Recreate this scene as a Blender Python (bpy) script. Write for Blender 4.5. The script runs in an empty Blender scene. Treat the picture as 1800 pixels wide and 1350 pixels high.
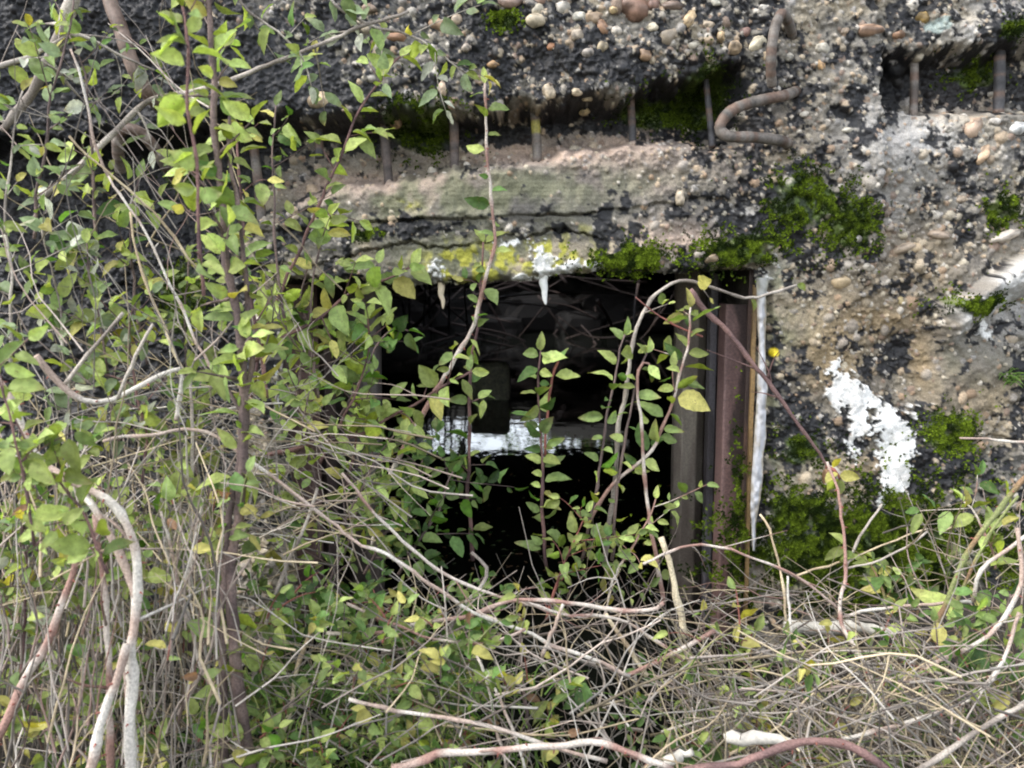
import bpy, math, random
import numpy as np
from mathutils import Vector

random.seed(7)
RNG = np.random.default_rng(11)
R = math.radians
scene = bpy.context.scene
col = scene.collection

# ------------------------------------------------------------------ camera
F = 1693.0                      # focal length in photograph pixels (1800 wide)
PITCH = R(7.0)
CAM = np.array([0.0, 0.0, 0.63])
cam_d = bpy.data.cameras.new("camera")
cam_d.sensor_width = 36.0
cam_d.lens = 36.0 * F / 1800.0
cam_d.clip_start = 0.02
cam_d.clip_end = 3000.0
cam_d.dof.use_dof = True
cam_d.dof.focus_distance = 1.5
cam_d.dof.aperture_fstop = 10.0
cam_o = bpy.data.objects.new("camera", cam_d)
cam_o.location = CAM.tolist()
cam_o.rotation_euler = (R(90) - PITCH, 0, 0)
col.objects.link(cam_o)
scene.camera = cam_o

# ------------------------------------------------------------------ light
SUN_EL, SUN_AZ = R(50), R(250)          # azimuth clockwise from +Y : high, behind the camera's left shoulder
w = bpy.data.worlds.new("World")
scene.world = w
w.use_nodes = True
nt = w.node_tree
bg = nt.nodes["Background"]
sky = nt.nodes.new("ShaderNodeTexSky")
sky.sky_type = 'NISHITA'
sky.sun_disc = False
sky.sun_elevation = SUN_EL
sky.sun_rotation = SUN_AZ
sky.dust_density = 1.0
hs = nt.nodes.new("ShaderNodeHueSaturation")
hs.inputs["Saturation"].default_value = 0.36
nt.links.new(sky.outputs[0], hs.inputs["Color"])
nt.links.new(hs.outputs[0], bg.inputs["Color"])
bg.inputs["Strength"].default_value = 0.15
sl = bpy.data.lights.new("sun", 'SUN')
sl.energy = 0.8
sl.angle = R(20)
sl.color = (1.0, 0.95, 0.88)
so = bpy.data.objects.new("sun", sl)
sd = Vector((math.sin(SUN_AZ) * math.cos(SUN_EL), math.cos(SUN_AZ) * math.cos(SUN_EL), math.sin(SUN_EL)))
so.rotation_euler = sd.to_track_quat('Z', 'Y').to_euler()
so.location = (sd * 20)
col.objects.link(so)
scene.view_settings.view_transform = 'Standard'
scene.view_settings.look = 'None'
scene.view_settings.exposure = 2.12
scene.view_settings.gamma = 1.0
scene.cycles.max_bounces = 6
scene.cycles.transparent_max_bounces = 4
scene.cycles.filter_width = 2.0

# ------------------------------------------------------------------ helpers
CP, SP = math.cos(PITCH), math.sin(PITCH)

def P(px, py, Y):
    """point at depth Y seen along the ray of photograph pixel (px, py)"""
    a = (px - 900.0) / F
    b = (py - 675.0) / F
    dx, dy, dz = a, CP - b * SP, -SP - b * CP
    t = Y / dy
    return np.array([dx * t, Y, CAM[2] + dz * t])

def proj(x, y, z):
    zz = z - CAM[2]
    dep = y * CP - zz * SP
    up = y * SP + zz * CP
    return 900.0 + F * x / dep, 675.0 - F * up / dep

def lattice(seed, n=256):
    return np.random.default_rng(seed).random((n, n)).astype(np.float32)

_lat = {}
def vnoise(x, y, seed):
    if seed not in _lat:
        _lat[seed] = lattice(seed)
    L = _lat[seed]
    xi = np.floor(x).astype(np.int64); yi = np.floor(y).astype(np.int64)
    fx = x - xi; fy = y - yi
    fx = fx * fx * (3 - 2 * fx); fy = fy * fy * (3 - 2 * fy)
    x0 = xi & 255; x1 = (xi + 1) & 255; y0 = yi & 255; y1 = (yi + 1) & 255
    return (L[x0, y0] * (1 - fx) + L[x1, y0] * fx) * (1 - fy) + (L[x0, y1] * (1 - fx) + L[x1, y1] * fx) * fy

def fbm(x, y, scale, seed, octv=4, gain=0.5):
    s = 0.0; a = 1.0; tot = 0.0; f = 1.0 / scale
    for o in range(octv):
        s = s + a * vnoise(x * f + 17.3 * o, y * f + 5.1 * o, seed + o)
        tot += a; a *= gain; f *= 2.03
    return s / tot                                     # 0..1, mean .5

def sstep(a, b, x):
    t = np.clip((x - a) / (b - a), 0, 1)
    return t * t * (3 - 2 * t)

def tag(o, label=None, cat=None, group=None, kind=None):
    if label: o["label"] = label
    if cat: o["category"] = cat
    if group: o["group"] = group
    if kind: o["kind"] = kind
    return o

def empty(name, loc=(0, 0, 0)):
    o = bpy.data.objects.new(name, None)
    o.empty_display_size = 0.05
    o.location = [float(v) for v in loc]
    col.objects.link(o)
    return o

def mesh_obj(name, V, faces, mat, parent=None, C=None, smooth=True, attrs=None, loc=None):
    """faces: list of (K, k) int arrays"""
    V = np.asarray(V, dtype=np.float32)
    if loc is None and parent is not None:
        off = np.array(parent.location, dtype=np.float32)
        V = V - off
    me = bpy.data.meshes.new(name)
    me.vertices.add(len(V))
    me.vertices.foreach_set("co", V.ravel())
    faces = [np.asarray(f, dtype=np.int32) for f in faces if len(f)]
    nl = sum(f.size for f in faces); nf = sum(len(f) for f in faces)
    me.loops.add(nl); me.polygons.add(nf)
    me.loops.foreach_set("vertex_index", np.concatenate([f.ravel() for f in faces]))
    starts = []; tot = 0
    for f in faces:
        k = f.shape[1]
        starts.append(tot + np.arange(len(f)) * k); tot += f.size
    me.polygons.foreach_set("loop_start", np.concatenate(starts).astype(np.int32))
    me.polygons.foreach_set("use_smooth", np.full(nf, smooth, dtype=bool))
    me.update(calc_edges=True)
    if C is not None:
        a = me.color_attributes.new("Col", 'FLOAT_COLOR', 'POINT')
        c4 = np.ones((len(V), 4), dtype=np.float32)
        c4[:, :3] = C
        a.data.foreach_set("color", c4.ravel())
    for k, v in (attrs or {}).items():
        a = me.attributes.new(k, 'FLOAT', 'POINT')
        a.data.foreach_set("value", np.asarray(v, dtype=np.float32))
    me.materials.append(mat)
    o = bpy.data.objects.new(name, me)
    col.objects.link(o)
    if parent is not None:
        o.parent = parent
    return o

# ------------------------------------------------------------------ materials
def mat_base(name):
    m = bpy.data.materials.new(name)
    m.use_nodes = True
    return m, m.node_tree, m.node_tree.nodes["Principled BSDF"]

def attr_node(n, name="Col"):
    a = n.nodes.new("ShaderNodeAttribute"); a.attribute_name = name
    return a

def noise_node(n, scale, detail=4, rough=0.6, obj=True):
    t = n.nodes.new("ShaderNodeTexNoise")
    t.inputs["Scale"].default_value = scale
    t.inputs["Detail"].default_value = detail
    t.inputs["Roughness"].default_value = rough
    g = n.nodes.new("ShaderNodeNewGeometry")
    n.links.new(g.outputs["Position"], t.inputs["Vector"])
    return t

def modulate(n, src, noise, lo, hi):
    mr = n.nodes.new("ShaderNodeMapRange")
    mr.inputs["From Min"].default_value = 0.3; mr.inputs["From Max"].default_value = 0.7
    mr.inputs["To Min"].default_value = lo; mr.inputs["To Max"].default_value = hi
    n.links.new(noise.outputs["Fac"], mr.inputs["Value"])
    mx = n.nodes.new("ShaderNodeVectorMath"); mx.operation = 'SCALE'
    n.links.new(src, mx.inputs[0]); n.links.new(mr.outputs[0], mx.inputs["Scale"])
    return mx.outputs[0]

def bump(n, bsdf, noise, strength, dist):
    b = n.nodes.new("ShaderNodeBump")
    b.inputs["Strength"].default_value = strength
    b.inputs["Distance"].default_value = dist
    n.links.new(noise.outputs["Fac"], b.inputs["Height"])
    n.links.new(b.outputs[0], bsdf.inputs["Normal"])

def colour_mat(name, rough=0.8, nscale=300, lo=0.75, hi=1.2, bstr=0.4, bdist=0.001, spec=0.3):
    m, n, b = mat_base(name)
    a = attr_node(n)
    ns = noise_node(n, nscale)
    c = modulate(n, a.outputs["Color"], ns, lo, hi)
    n.links.new(c, b.inputs["Base Color"])
    b.inputs["Roughness"].default_value = rough
    b.inputs["Specular IOR Level"].default_value = spec
    bump(n, b, ns, bstr, bdist)
    return m

def wall_mat():
    m, n, b = mat_base("weathered_concrete")
    a = attr_node(n)
    ns = noise_node(n, 420, 5, 0.7)
    c = modulate(n, a.outputs["Color"], ns, 0.62, 1.3)
    n.links.new(c, b.inputs["Base Color"])
    r = attr_node(n, "rough")
    n.links.new(r.outputs["Fac"], b.inputs["Roughness"])
    b.inputs["Specular IOR Level"].default_value = 0.35
    bump(n, b, ns, 0.5, 0.0015)
    return m

def leaf_mat():
    m, n, b = mat_base("leaf")
    a = attr_node(n)
    ns = noise_node(n, 160, 3)
    sp = noise_node(n, 520, 2)
    c0 = modulate(n, a.outputs["Color"], ns, 0.7, 1.2)
    rs = n.nodes.new("ShaderNodeMapRange"); rs.inputs["From Min"].default_value = .64; rs.inputs["From Max"].default_value = .70
    n.links.new(sp.outputs["Fac"], rs.inputs["Value"])
    mb = n.nodes.new("ShaderNodeMix"); mb.data_type = 'RGBA'
    n.links.new(rs.outputs[0], mb.inputs[0]); n.links.new(c0, mb.inputs[6]); mb.inputs[7].default_value = (.20, .13, .05, 1)
    c = mb.outputs[2]
    geo = n.nodes.new("ShaderNodeNewGeometry")
    hsv = n.nodes.new("ShaderNodeHueSaturation")          # undersides of leaves are paler
    hsv.inputs["Saturation"].default_value = 0.78
    hsv.inputs["Value"].default_value = 1.06
    n.links.new(c, hsv.inputs["Color"])
    mix = n.nodes.new("ShaderNodeMix"); mix.data_type = 'RGBA'
    n.links.new(geo.outputs["Backfacing"], mix.inputs[0])
    n.links.new(c, mix.inputs[6]); n.links.new(hsv.outputs[0], mix.inputs[7])
    n.links.new(mix.outputs[2], b.inputs["Base Color"])
    b.inputs["Roughness"].default_value = 0.5
    b.inputs["Specular IOR Level"].default_value = 0.16
    tr = n.nodes.new("ShaderNodeBsdfTranslucent")
    n.links.new(c, tr.inputs["Color"])
    ms = n.nodes.new("ShaderNodeMixShader"); ms.inputs[0].default_value = 0.45
    out = n.nodes["Material Output"]
    n.links.new(b.outputs[0], ms.inputs[1]); n.links.new(tr.outputs[0], ms.inputs[2])
    n.links.new(ms.outputs[0], out.inputs["Surface"])
    bump(n, b, ns, 0.25, 0.001)
    return m

def water_mat():
    m, n, b = mat_base("dark_water")
    b.inputs["Base Color"].default_value = (0.006, 0.007, 0.005, 1)
    b.inputs["Roughness"].default_value = 0.02
    b.inputs["IOR"].default_value = 1.33
    b.inputs["Specular IOR Level"].default_value = 0.5
    ns = noise_node(n, 3.5, 4, 0.6)
    bump(n, b, ns, 0.13, 0.012)
    return m

def ground_mat():
    m, n, b = mat_base("dark_soil")
    ns = noise_node(n, 14, 6, 0.7)
    r = n.nodes.new("ShaderNodeValToRGB")
    r.color_ramp.elements[0].position = 0.35; r.color_ramp.elements[0].color = (0.007, 0.006, 0.004, 1)
    r.color_ramp.elements[1].position = 0.75; r.color_ramp.elements[1].color = (0.040, 0.031, 0.021, 1)
    n.links.new(ns.outputs["Fac"], r.inputs["Fac"])
    n.links.new(r.outputs[0], b.inputs["Base Color"])
    b.inputs["Roughness"].default_value = 0.9
    bump(n, b, ns, 0.7, 0.03)
    return m

M_WALL = wall_mat()
M_LEAF = leaf_mat()
M_WATER = water_mat()
M_SOIL = ground_mat()
M_STEM = colour_mat("stem_bark", 0.75, 420, 0.62, 1.4, 0.8, 0.0015, .2)
M_STRAW = colour_mat("dry_straw", 0.65, 400, 0.75, 1.2, 0.3, 0.0006)
M_STEEL = colour_mat("rusted_steel", 0.62, 220, 0.65, 1.3, 0.5, 0.001, 0.4)
M_STONE = colour_mat("river_pebble", 0.45, 350, 0.8, 1.15, 0.25, 0.0008, 0.4)
M_MOSS = colour_mat("moss", 0.9, 500, 0.7, 1.3, 0.0, 0.001, 0.1)
M_LIME = colour_mat("lime_crust", 0.85, 500, 0.9, 1.05, 0.6, 0.0012)
M_CONC = colour_mat("damp_concrete", 0.75, 60, 0.6, 1.3, 0.5, 0.006)
M_WOOD = colour_mat("weathered_wood", 0.8, 250, 0.75, 1.2, 0.5, 0.001)

# ------------------------------------------------------------------ front wall relief
YW = 1.60
STEP = 0.00175
XA, XB = -1.42, 1.42
ZT, ZB = P(900, -330, YW)[2], -0.22
nx = int((XB - XA) / STEP) + 1
nz = int((ZT - ZB) / STEP) + 1
gx = np.linspace(XA, XB, nx); gz = np.linspace(ZT, ZB, nz)
GX, GZ = np.meshgrid(gx, gz)
PX, PY = proj(GX, np.full_like(GX, YW), GZ)
PX = PX.astype(np.float32); PY = PY.astype(np.float32)

# wander of every outline
WX = (fbm(PX, PY, 60, 101, 4) - .5)
WY = (fbm(PX, PY, 60, 131, 4) - .5)
QX = PX + 26 * WX
QY = PY + 22 * WY

def curve(pts, x):
    xs = [p[0] for p in pts]; ys = [p[1] for p in pts]
    return np.interp(x, xs, ys).astype(np.float32)

def blob(cx, cy, rx, ry, ang=0.0):
    c, s = math.cos(R(ang)), math.sin(R(ang))
    dx = QX - cx; dy = QY - cy
    u = (dx * c + dy * s) / rx; v = (-dx * s + dy * c) / ry
    return np.exp(-(u * u + v * v)).astype(np.float32)

def blobs(lst):
    s = np.zeros_like(PX)
    for b in lst:
        s += b[4] * blob(b[0], b[1], b[2], b[3], b[5] if len(b) > 5 else 0)
    return s

U_ = [(-400, 240), (250, 250), (440, 205), (560, 215), (640, 212), (740, 207), (800, 203), (940, 192), (1107, 172), (1180, 150), (1290, 120)]
V_ = [(-400, 430), (300, 430), (440, 388), (500, 358), (600, 318), (680, 308), (793, 282), (947, 268), (1110, 242), (1200, 243), (1290, 250)]
K1 = [(-400, 470), (300, 430), (440, 412), (600, 397), (740, 385), (810, 388), (920, 378), (1000, 380), (1120, 365), (1230, 350), (1300, 352)]
K2 = [(-400, 520), (300, 500), (480, 470), (560, 465), (640, 445), (720, 425), (780, 440), (880, 416), (1000, 405), (1045, 416), (1100, 440)]
LB = [(-400, 500), (480, 489), (620, 492), (700, 500), (800, 497), (930, 491), (1060, 473), (1180, 478), (1345, 470), (2200, 470)]
jag = (fbm(PX, PY, 22, 151, 4) - .5)
lU = curve(U_, PX) + 22 * jag + 30 * WY
lV = curve(V_, PX) + 26 * jag + 18 * WY
lK1 = curve(K1, PX) + 9 * jag
lK2 = curve(K2, PX) + 20 * jag
lLB = curve(LB, PX) + 14 * jag

left = 1 - sstep(1255, 1330, QX)                       # the left field of the wall with the long recess
rec = left * sstep(-16, 24, PY - lU) * (1 - sstep(-16, 26, PY - lV))
H = np.zeros_like(PX)
H += 30 * (1 - sstep(-8, 8, PY - lU)) * left
H += -85 * rec
low = left * sstep(-6, 30, PY - lV)
H += 22 * low
c1 = sstep(-2, 2, PY - lK1) * low
H += -6 * c1
H += -26 * np.exp(-((PY - lK1) / 1.7) ** 2) * low * (0.15 + 0.65 * sstep(.35, .6, fbm(PX, PY, 90, 171, 2)))
c2 = sstep(-2, 2, PY - lK2) * low * (1 - sstep(1040, 1100, PX))
H += -5 * c2
H += -18 * np.exp(-((PY - lK2) / 1.6) ** 2) * low * (1 - sstep(1030, 1070, PX))
under = sstep(-16, 4, PY - lLB) * (PX > 440) * (PX < 1360)
H += -22 * under ** 2 * sstep(470, 500, PX) * (1 - sstep(1345, 1370, PX))
# right-hand block, right recess and slab
H += 18 * sstep(1270, 1340, QX) * (1 - sstep(1536, 1552, PX + 24 * jag)) * (1 - sstep(420, 520, QY))
rr = sstep(1540, 1556, PX + 26 * jag) * sstep(72, 108, QY + (1700 - PX) * -.08) * (1 - sstep(180, 206, QY))
H += -75 * rr
H += 22 * blob(1600, 260, 120, 70) + 10 * blob(1740, 60, 120, 25)
slabd = (QY - (540 - (QX - 1640) * 0.62)) / 1.18          # distance below the diagonal slab edge
slab = sstep(-3, 5, slabd) * (1 - sstep(50, 74, slabd)) * sstep(1640, 1670, QX + 0.0) * (1 - sstep(1830, 1900, QX))
H += 55 * slab * (1 - .6 * sstep(10, 70, slabd))
H += -26 * blob(1570, 640, 70, 75) - 16 * blob(1580, 720, 60, 50)
H += -14 * np.exp(-((QY - 772) / 4) ** 2) * sstep(1680, 1700, QX)
H += 30 * sstep(900, 1080, QY) * sstep(1330, 1420, QX) + 20 * sstep(900, 1050, QY) * (QX < 500)
H += -45 * blob(1240, 180, 55, 60)
n1 = fbm(PX, PY, 150, 201, 4) - .5
n2 = fbm(PX, PY, 46, 221, 4) - .5
n3 = fbm(PX, PY, 14, 241, 4) - .5
n4 = fbm(PX, PY, 5.5, 261, 3) - .5
smooth_tar = blobs([(520, 140, 110, 50, 1.0), (470, 110, 80, 40, .7)])
rough_amt = 1 - .6 * np.clip(smooth_tar, 0, 1)
board = .5 + .5 * np.sin(PY * 0.9 + 3 * WX)          # saw marks of the shuttering boards
flat = np.clip(blobs([(840, 345, 280, 44, 1.1), (1080, 330, 160, 40, .5), (1600, 230, 90, 50, .6), (1740, 520, 60, 40, .8),
                      (1410, 600, 60, 130, .7), (1490, 230, 50, 60, .5), (1620, 300, 130, 50, .5), (1690, 660, 110, 60, .8), (1080, 400, 160, 30, .5), (860, 450, 240, 30, .7)]), 0, 1)
H += 26 * n1 + (22 - 12 * flat) * n2 * rough_amt + (15 - 9 * flat) * n3 * rough_amt + (5.5 - 5.0 * flat + 3.5 * (1 - sstep(380, 620, PX))) * n4 + 0.4 * flat * board
Hs = H.copy()                                              # surface before the aggregate

# ------------------------------------------------------------------ colour of the wall
mix = lambda a, b, t: a * (1 - t[..., None]) + np.asarray(b, dtype=np.float32) * t[..., None]
base = np.empty(PX.shape + (3,), dtype=np.float32)
base[:] = (0.17, 0.155, 0.13)
t1 = fbm(PX, PY, 120, 301, 4)
base = mix(base, (0.30, 0.255, 0.185), sstep(.48, .66, t1))
base = mix(base, (0.105, 0.098, 0.09), .8 * sstep(.52, .66, fbm(PX, PY, 50, 321, 4)))
pink = blobs([(960, 270, 170, 22, 1.0), (700, 320, 130, 26, .8), (1000, 240, 200, 30, .4), (1130, 240, 60, 22, .5), (1180, 425, 90, 34, .8), (1150, 310, 150, 40, .35), (560, 330, 60, 40, .7), (1700, 160, 60, 30, .6), (1470, 420, 60, 40, .3)])
base = mix(base, (0.44, 0.33, 0.26), np.clip(pink * (0.5 + t1), 0, .9))
pale = blobs([(1600, 250, 110, 55, 1.0), (1740, 65, 90, 26, .9), (1770, 15, 50, 20, .9), (1760, 540, 60, 50, 1.2), (1570, 380, 30, 40, .7), (1480, 480, 60, 30, .5), (1360, 480, 30, 26, .8), (1500, 230, 40, 70, .4), (1290, 385, 40, 20, .6), (1340, 370, 60, 30, .4), (1560, 600, 0.1, 0.1, 0)])
base = mix(base, (0.43, 0.41, 0.385), np.clip(pale * (0.35 + t1), 0, .9))
base = mix(base, (.50, .49, .47), slab * sstep(.32, .5, fbm(PX, PY, 30, 331, 4)) * .9)
olive = blobs([(820, 335, 240, 40, 1.0), (700, 370, 160, 30, .7), (860, 455, 190, 40, 1.0), (1100, 320, 130, 40, .35), (1390, 580, 40, 90, .7), (1680, 650, 80, 40, .4), (1362, 640, 14, 200, 1.3)])
base = mix(base, (0.17, 0.17, 0.105), np.clip(olive * sstep(.3, .62, fbm(PX, PY, 40, 341, 4)) * 1.0, 0, .85))
ochre = blobs([(1560, 500, 120, 60, .5), (1480, 620, 90, 90, .5), (1700, 700, 90, 60, .5), (1400, 250, 100, 60, .25), (1620, 420, 100, 40, .35), (1560, 570, 60, 22, .9), (1625, 630, 24, 50, .9), (1450, 640, 50, 60, .5), (1540, 830, 60, 40, .6), (1620, 840, 50, 30, .5), (940, 195, 60, 14, .5)])
base = mix(base, (0.26, 0.19, 0.105), np.clip(ochre * (.5 + t1), 0, .85))
yel = blobs([(800, 472, 40, 22, 1.3), (980, 445, 70, 26, .8), (870, 455, 110, 26, .9), (715, 368, 20, 8, 1.0), (840, 480, 40, 12, .7), (1000, 400, 50, 10, .4)])
base = mix(base, (0.42, 0.40, 0.06), np.clip(yel * sstep(.40, .62, fbm(PX, PY, 16, 361, 3)) * 1.1, 0, .9))

# pebbles and grit stamped into the relief
aggr = 0.55 + blobs([(1100, 70, 330, 70, .7), (800, 60, 200, 60, .5), (1400, 250, 200, 110, .3), (1620, 380, 160, 60, .5), (1520, 500, 120, 80, .45), (1500, 700, 120, 120, .35), (1690, 300, 100, 80, .4), (960, 160, 250, 25, .2)]) - .55 * flat - .8 * smooth_tar - .5 * blobs([(840, 450, 260, 34, 1)])
aggr = np.clip(aggr, 0.02, 1.4)
inside_open = (PX > 487 + (PY - 490) * 0.06) & (PX < 1331 - (PY - 470) * 0.012) & (PY > lLB)
STONE = np.array([(.46, .40, .30), (.40, .30, .20), (.30, .20, .125), (.52, .47, .40), (.26, .23, .20), (.34, .30, .25), (.22, .15, .11), (.42, .34, .24), (.30, .28, .26)], dtype=np.float32)
stone_tint = np.zeros_like(base); stone_w = np.zeros_like(PX)
sx = np.random.default_rng(5)
def stamp(n, rmin, rmax, hgt, colour_p, power=2.0):
    cxs = sx.integers(8, nx - 8, n); czs = sx.integers(8, nz - 8, n)
    rad = rmin + (rmax - rmin) * sx.random(n) ** power
    keep = sx.random(n) < aggr[czs, cxs]
    el = 0.65 + .35 * sx.random(n); an = sx.random(n) * math.pi
    ck = sx.integers(0, len(STONE), n); br = .75 + .5 * sx.random(n); vis = sx.random(n) < colour_p
    for i in np.nonzero(keep)[0]:
        r = rad[i] / (STEP * 1000)
        k = int(r + 2)
        a, b_ = czs[i], cxs[i]
        z0, z1, x0, x1 = max(a - k, 0), min(a + k + 1, nz), max(b_ - k, 0), min(b_ + k + 1, nx)
        yy, xx = np.mgrid[z0 - a:z1 - a, x0 - b_:x1 - b_]
        c, s = math.cos(an[i]), math.sin(an[i])
        u = (xx * c + yy * s) / r; v = (-xx * s + yy * c) / (r * el[i])
        q = 1 - u * u - v * v
        m_ = q > 0
        if not m_.any(): continue
        h = Hs[a, b_] + rad[i] * hgt * (np.sqrt(np.maximum(q, 0)) - .35)
        sub = H[z0:z1, x0:x1]
        win = m_ & (h > sub)
        sub[win] = h[win]
        if vis[i]:
            stone_tint[z0:z1, x0:x1][win] = STONE[ck[i]] * br[i]
            stone_w[z0:z1, x0:x1][win] = 1
        else:
            stone_w[z0:z1, x0:x1][win] = 0
stamp(77000, 2.2, 5.2, 1.15, .5)
stamp(11200, 4.0, 10.0, .9, .7)
stamp(620, 9.0, 17.0, .8, .8, 2.5)
H += 3.2 * (fbm(PX + 9 * n2, PY + 9 * n1, 6.5, 281, 3) - .5) * (1 - .9 * flat)
base = mix(base, (0, 0, 0), np.zeros_like(PX))
base = base * (1 - .75 * stone_w[..., None]) + stone_tint * .75 * stone_w[..., None]

# black crust of algae, in clumps; it leaves most proud stones bare
bk = blobs([(520, 140, 150, 55, 1.3), (230, 200, 230, 170, .9), (150, 420, 260, 160, .7), (850, 50, 50, 45, .8), (930, 105, 120, 30, .5), (1080, 130, 170, 30, .75), (1180, 50, 160, 40, .35), (930, 40, 140, 40, .3), (1240, 160, 80, 60, 1.1), (1330, 90, 60, 60, .35),
            (760, 110, 90, 50, .5), (620, 40, 120, 50, .5), (1200, 300, 110, 40, .42), (1330, 320, 120, 90, .6), (1440, 420, 110, 80, .62), (1270, 400, 110, 46, .7), (1590, 110, 50, 40, .8), (1690, 150, 140, 50, .55),
            (1740, 70, 30, 20, .6), (1650, 350, 110, 60, .35), (1565, 640, 50, 60, .75), (1450, 770, 90, 50, .6), (1640, 790, 90, 70, .6), (1580, 930, 180, 60, .65), (690, 405, 90, 14, 1.0), (1080, 410, 40, 18, .9),
            (1290, 250, 60, 60, .5), (1440, 180, 60, 40, .3), (1620, 480, 80, 40, .2), (1200, 440, 60, 16, .5), (300, 560, 140, 120, .9), (1390, 700, 60, 60, .15), (900, 225, 200, 18, .35), (860, 455, 220, 34, -1.2), (820, 340, 260, 36, -.55), (960, 262, 260, 20, -.9), (1130, 300, 190, 60, -.75), (1190, 415, 80, 30, -.7), (1270, 330, 60, 60, -.35), (1640, 560, 200, 200, -.22), (1600, 280, 110, 50, -.4), (1420, 580, 50, 90, -.3), (680, 320, 140, 26, -.4), (780, 335, 120, 30, -.2), (1120, 370, 60, 16, .35)])
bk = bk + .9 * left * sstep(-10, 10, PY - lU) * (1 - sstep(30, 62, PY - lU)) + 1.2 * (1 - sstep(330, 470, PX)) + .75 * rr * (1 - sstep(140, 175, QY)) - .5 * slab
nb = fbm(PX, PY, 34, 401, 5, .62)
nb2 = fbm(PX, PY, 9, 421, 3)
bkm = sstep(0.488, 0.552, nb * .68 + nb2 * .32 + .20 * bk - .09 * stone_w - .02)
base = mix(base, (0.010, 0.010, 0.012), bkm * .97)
# moss stain under the moss cushions
MOSS = [  # cx, cy, rx, ry, bright, count, label
    (735, 218, 62, 40, .35, 900, "dark moss hanging in the long recess between the two left rebar stubs"),
    (1165, 190, 60, 26, .35, 380, "thin dark moss in the recess beside the rightmost rebar stub"),
    (1245, 165, 46, 50, .25, 600, "blackish moss filling the hollow left of the sideways hook"),
    (1105, 456, 58, 22, .95, 900, "bright green moss cushion on the lintel edge right of the white drip"),
    (1300, 442, 66, 28, .7, 1200, "green moss clumps over the top of the right steel jamb"),
    (1405, 355, 60, 50, .6, 1200, "loose green moss on the black concrete below the sideways hook"),
    (1490, 395, 44, 44, .5, 700, "small dark moss tufts among gravel right of the hook"),
    (1757, 372, 27, 30, .95, 420, "round bright moss cushion on gravelly concrete at the far right"),
    (1702, 533, 50, 18, .85, 520, "yellow green moss along the top of the pale slanting slab"),
    (1672, 760, 44, 34, .9, 620, "bright moss cushion right of the white lime run"),
    (1405, 790, 40, 30, .4, 360, "dark moss beside the white jamb strip, left of the lime run"),
    (1400, 900, 50, 34, .55, 480, "moss patch low beside the right jamb, over the big moss bank"),
    (1540, 985, 215, 95, .62, 13000, "broad deep green moss bank at the foot of the right wall"),
    (1610, 1050, 90, 34, .45, 900, "dark moss low behind the green bramble stem"),
    (652, 413, 20, 9, .8, 160, "tiny moss pad under the crack left of the tall cane"),
    (885, 40, 22, 18, .8, 180, "small bright moss dots on the gravel near the top edge"),
    (1776, 52, 30, 16, .4, 180, "dark moss under the pale ledge in the top right corner"),
    (1745, 115, 40, 26, .4, 260, "moss draped beside the rebar in the right recess"),
    (330, 520, 44, 60, .35, 420, "dark moss behind the stems left of the opening"),
    (285, 285, 46, 34, .35, 320, "dark moss beneath the bent grey hook on the left"),
    (1300, 880, 10, 110, .6, 300, "moss streak down the right steel jamb"),
]
msum = np.zeros_like(PX)
for mcx, mcy, mrx, mry, mb, mn, ml in MOSS:
    msum = np.maximum(msum, blob(mcx, mcy, mrx * 1.05, mry * 1.05))
mm = sstep(.38, .62, msum * (.62 + .9 * fbm(PX, PY, 20, 441, 4)))
mcol = mix(np.broadcast_to(np.array((.016, .028, .004), np.float32), base.shape), (.075, .115, .010), sstep(.35, .7, fbm(PX, PY, 12, 461, 3)))
base = base * (1 - .85 * mm[..., None]) + mcol * .85 * mm[..., None]
H += 4.5 * mm * fbm(PX, PY, 10, 481, 3)
# white lime runs
def capsule(ax, ay, bx, by, ra, rb):
    dx, dy = bx - ax, by - ay
    t = np.clip(((PX - ax) * dx + (PY - ay) * dy) / (dx * dx + dy * dy), 0, 1)
    d = np.hypot(PX - ax - dx * t, PY - ay - dy * t)
    return d - (ra + (rb - ra) * t)
lime_n = 20 * (fbm(PX, PY, 26, 501, 4) - .5) + 40 * (fbm(PX, PY, 7, 521, 3) - .5) + 5 * (bkm > .6) * (fbm(PX, PY, 30, 531, 2) > .5)
caps = [(1474, 655, 1496, 690, 14, 30), (1492, 690, 1540, 706, 33, 13), (1508, 720, 1514, 752, 16, 12), (1512, 755, 1494, 782, 12, 8), (1492, 780, 1508, 802, 7, 4), (1562, 735, 1580, 775, 24, 31), (1580, 770, 1572, 840, 32, 27),
        (1572, 840, 1550, 885, 18, 6), (1600, 720, 1608, 735, 5, 6), (1545, 704, 1562, 732, 6, 9),
        (947, 436, 952, 466, 8, 13), (952, 466, 958, 488, 22, 17), (915, 494, 1015, 466, 10, 8), (1010, 468, 1060, 470, 4, 3), (770, 470, 775, 488, 9, 9), (880, 430, 930, 420, 3, 2), (1610, 0, 1611, 1, .1, .1), (1725, 560, 1730, 585, 6, 9), (1352, 480, 1345, 510, 5, 4)]
ld = np.full_like(PX, 1e3)
for c in caps: ld = np.minimum(ld, capsule(*c))
lime = sstep(3, -3, ld + lime_n)
base = mix(base, np.array((.70, .69, .66), np.float32), lime * (.72 + .28 * sstep(.3, .55, fbm(PX, PY, 14, 551, 4))))
H += .9 * lime
H = H * (1 - .8 * lime) + .8 * lime * (26 * n1 + 12 * n2 + 5 + np.where(PY < 500, Hs - 26 * n1 - 12 * n2, 0))
rough = .86 - .30 * bkm * (1 - lime) - .1 * stone_w
rough = np.clip(rough, .3, .95)

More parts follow.
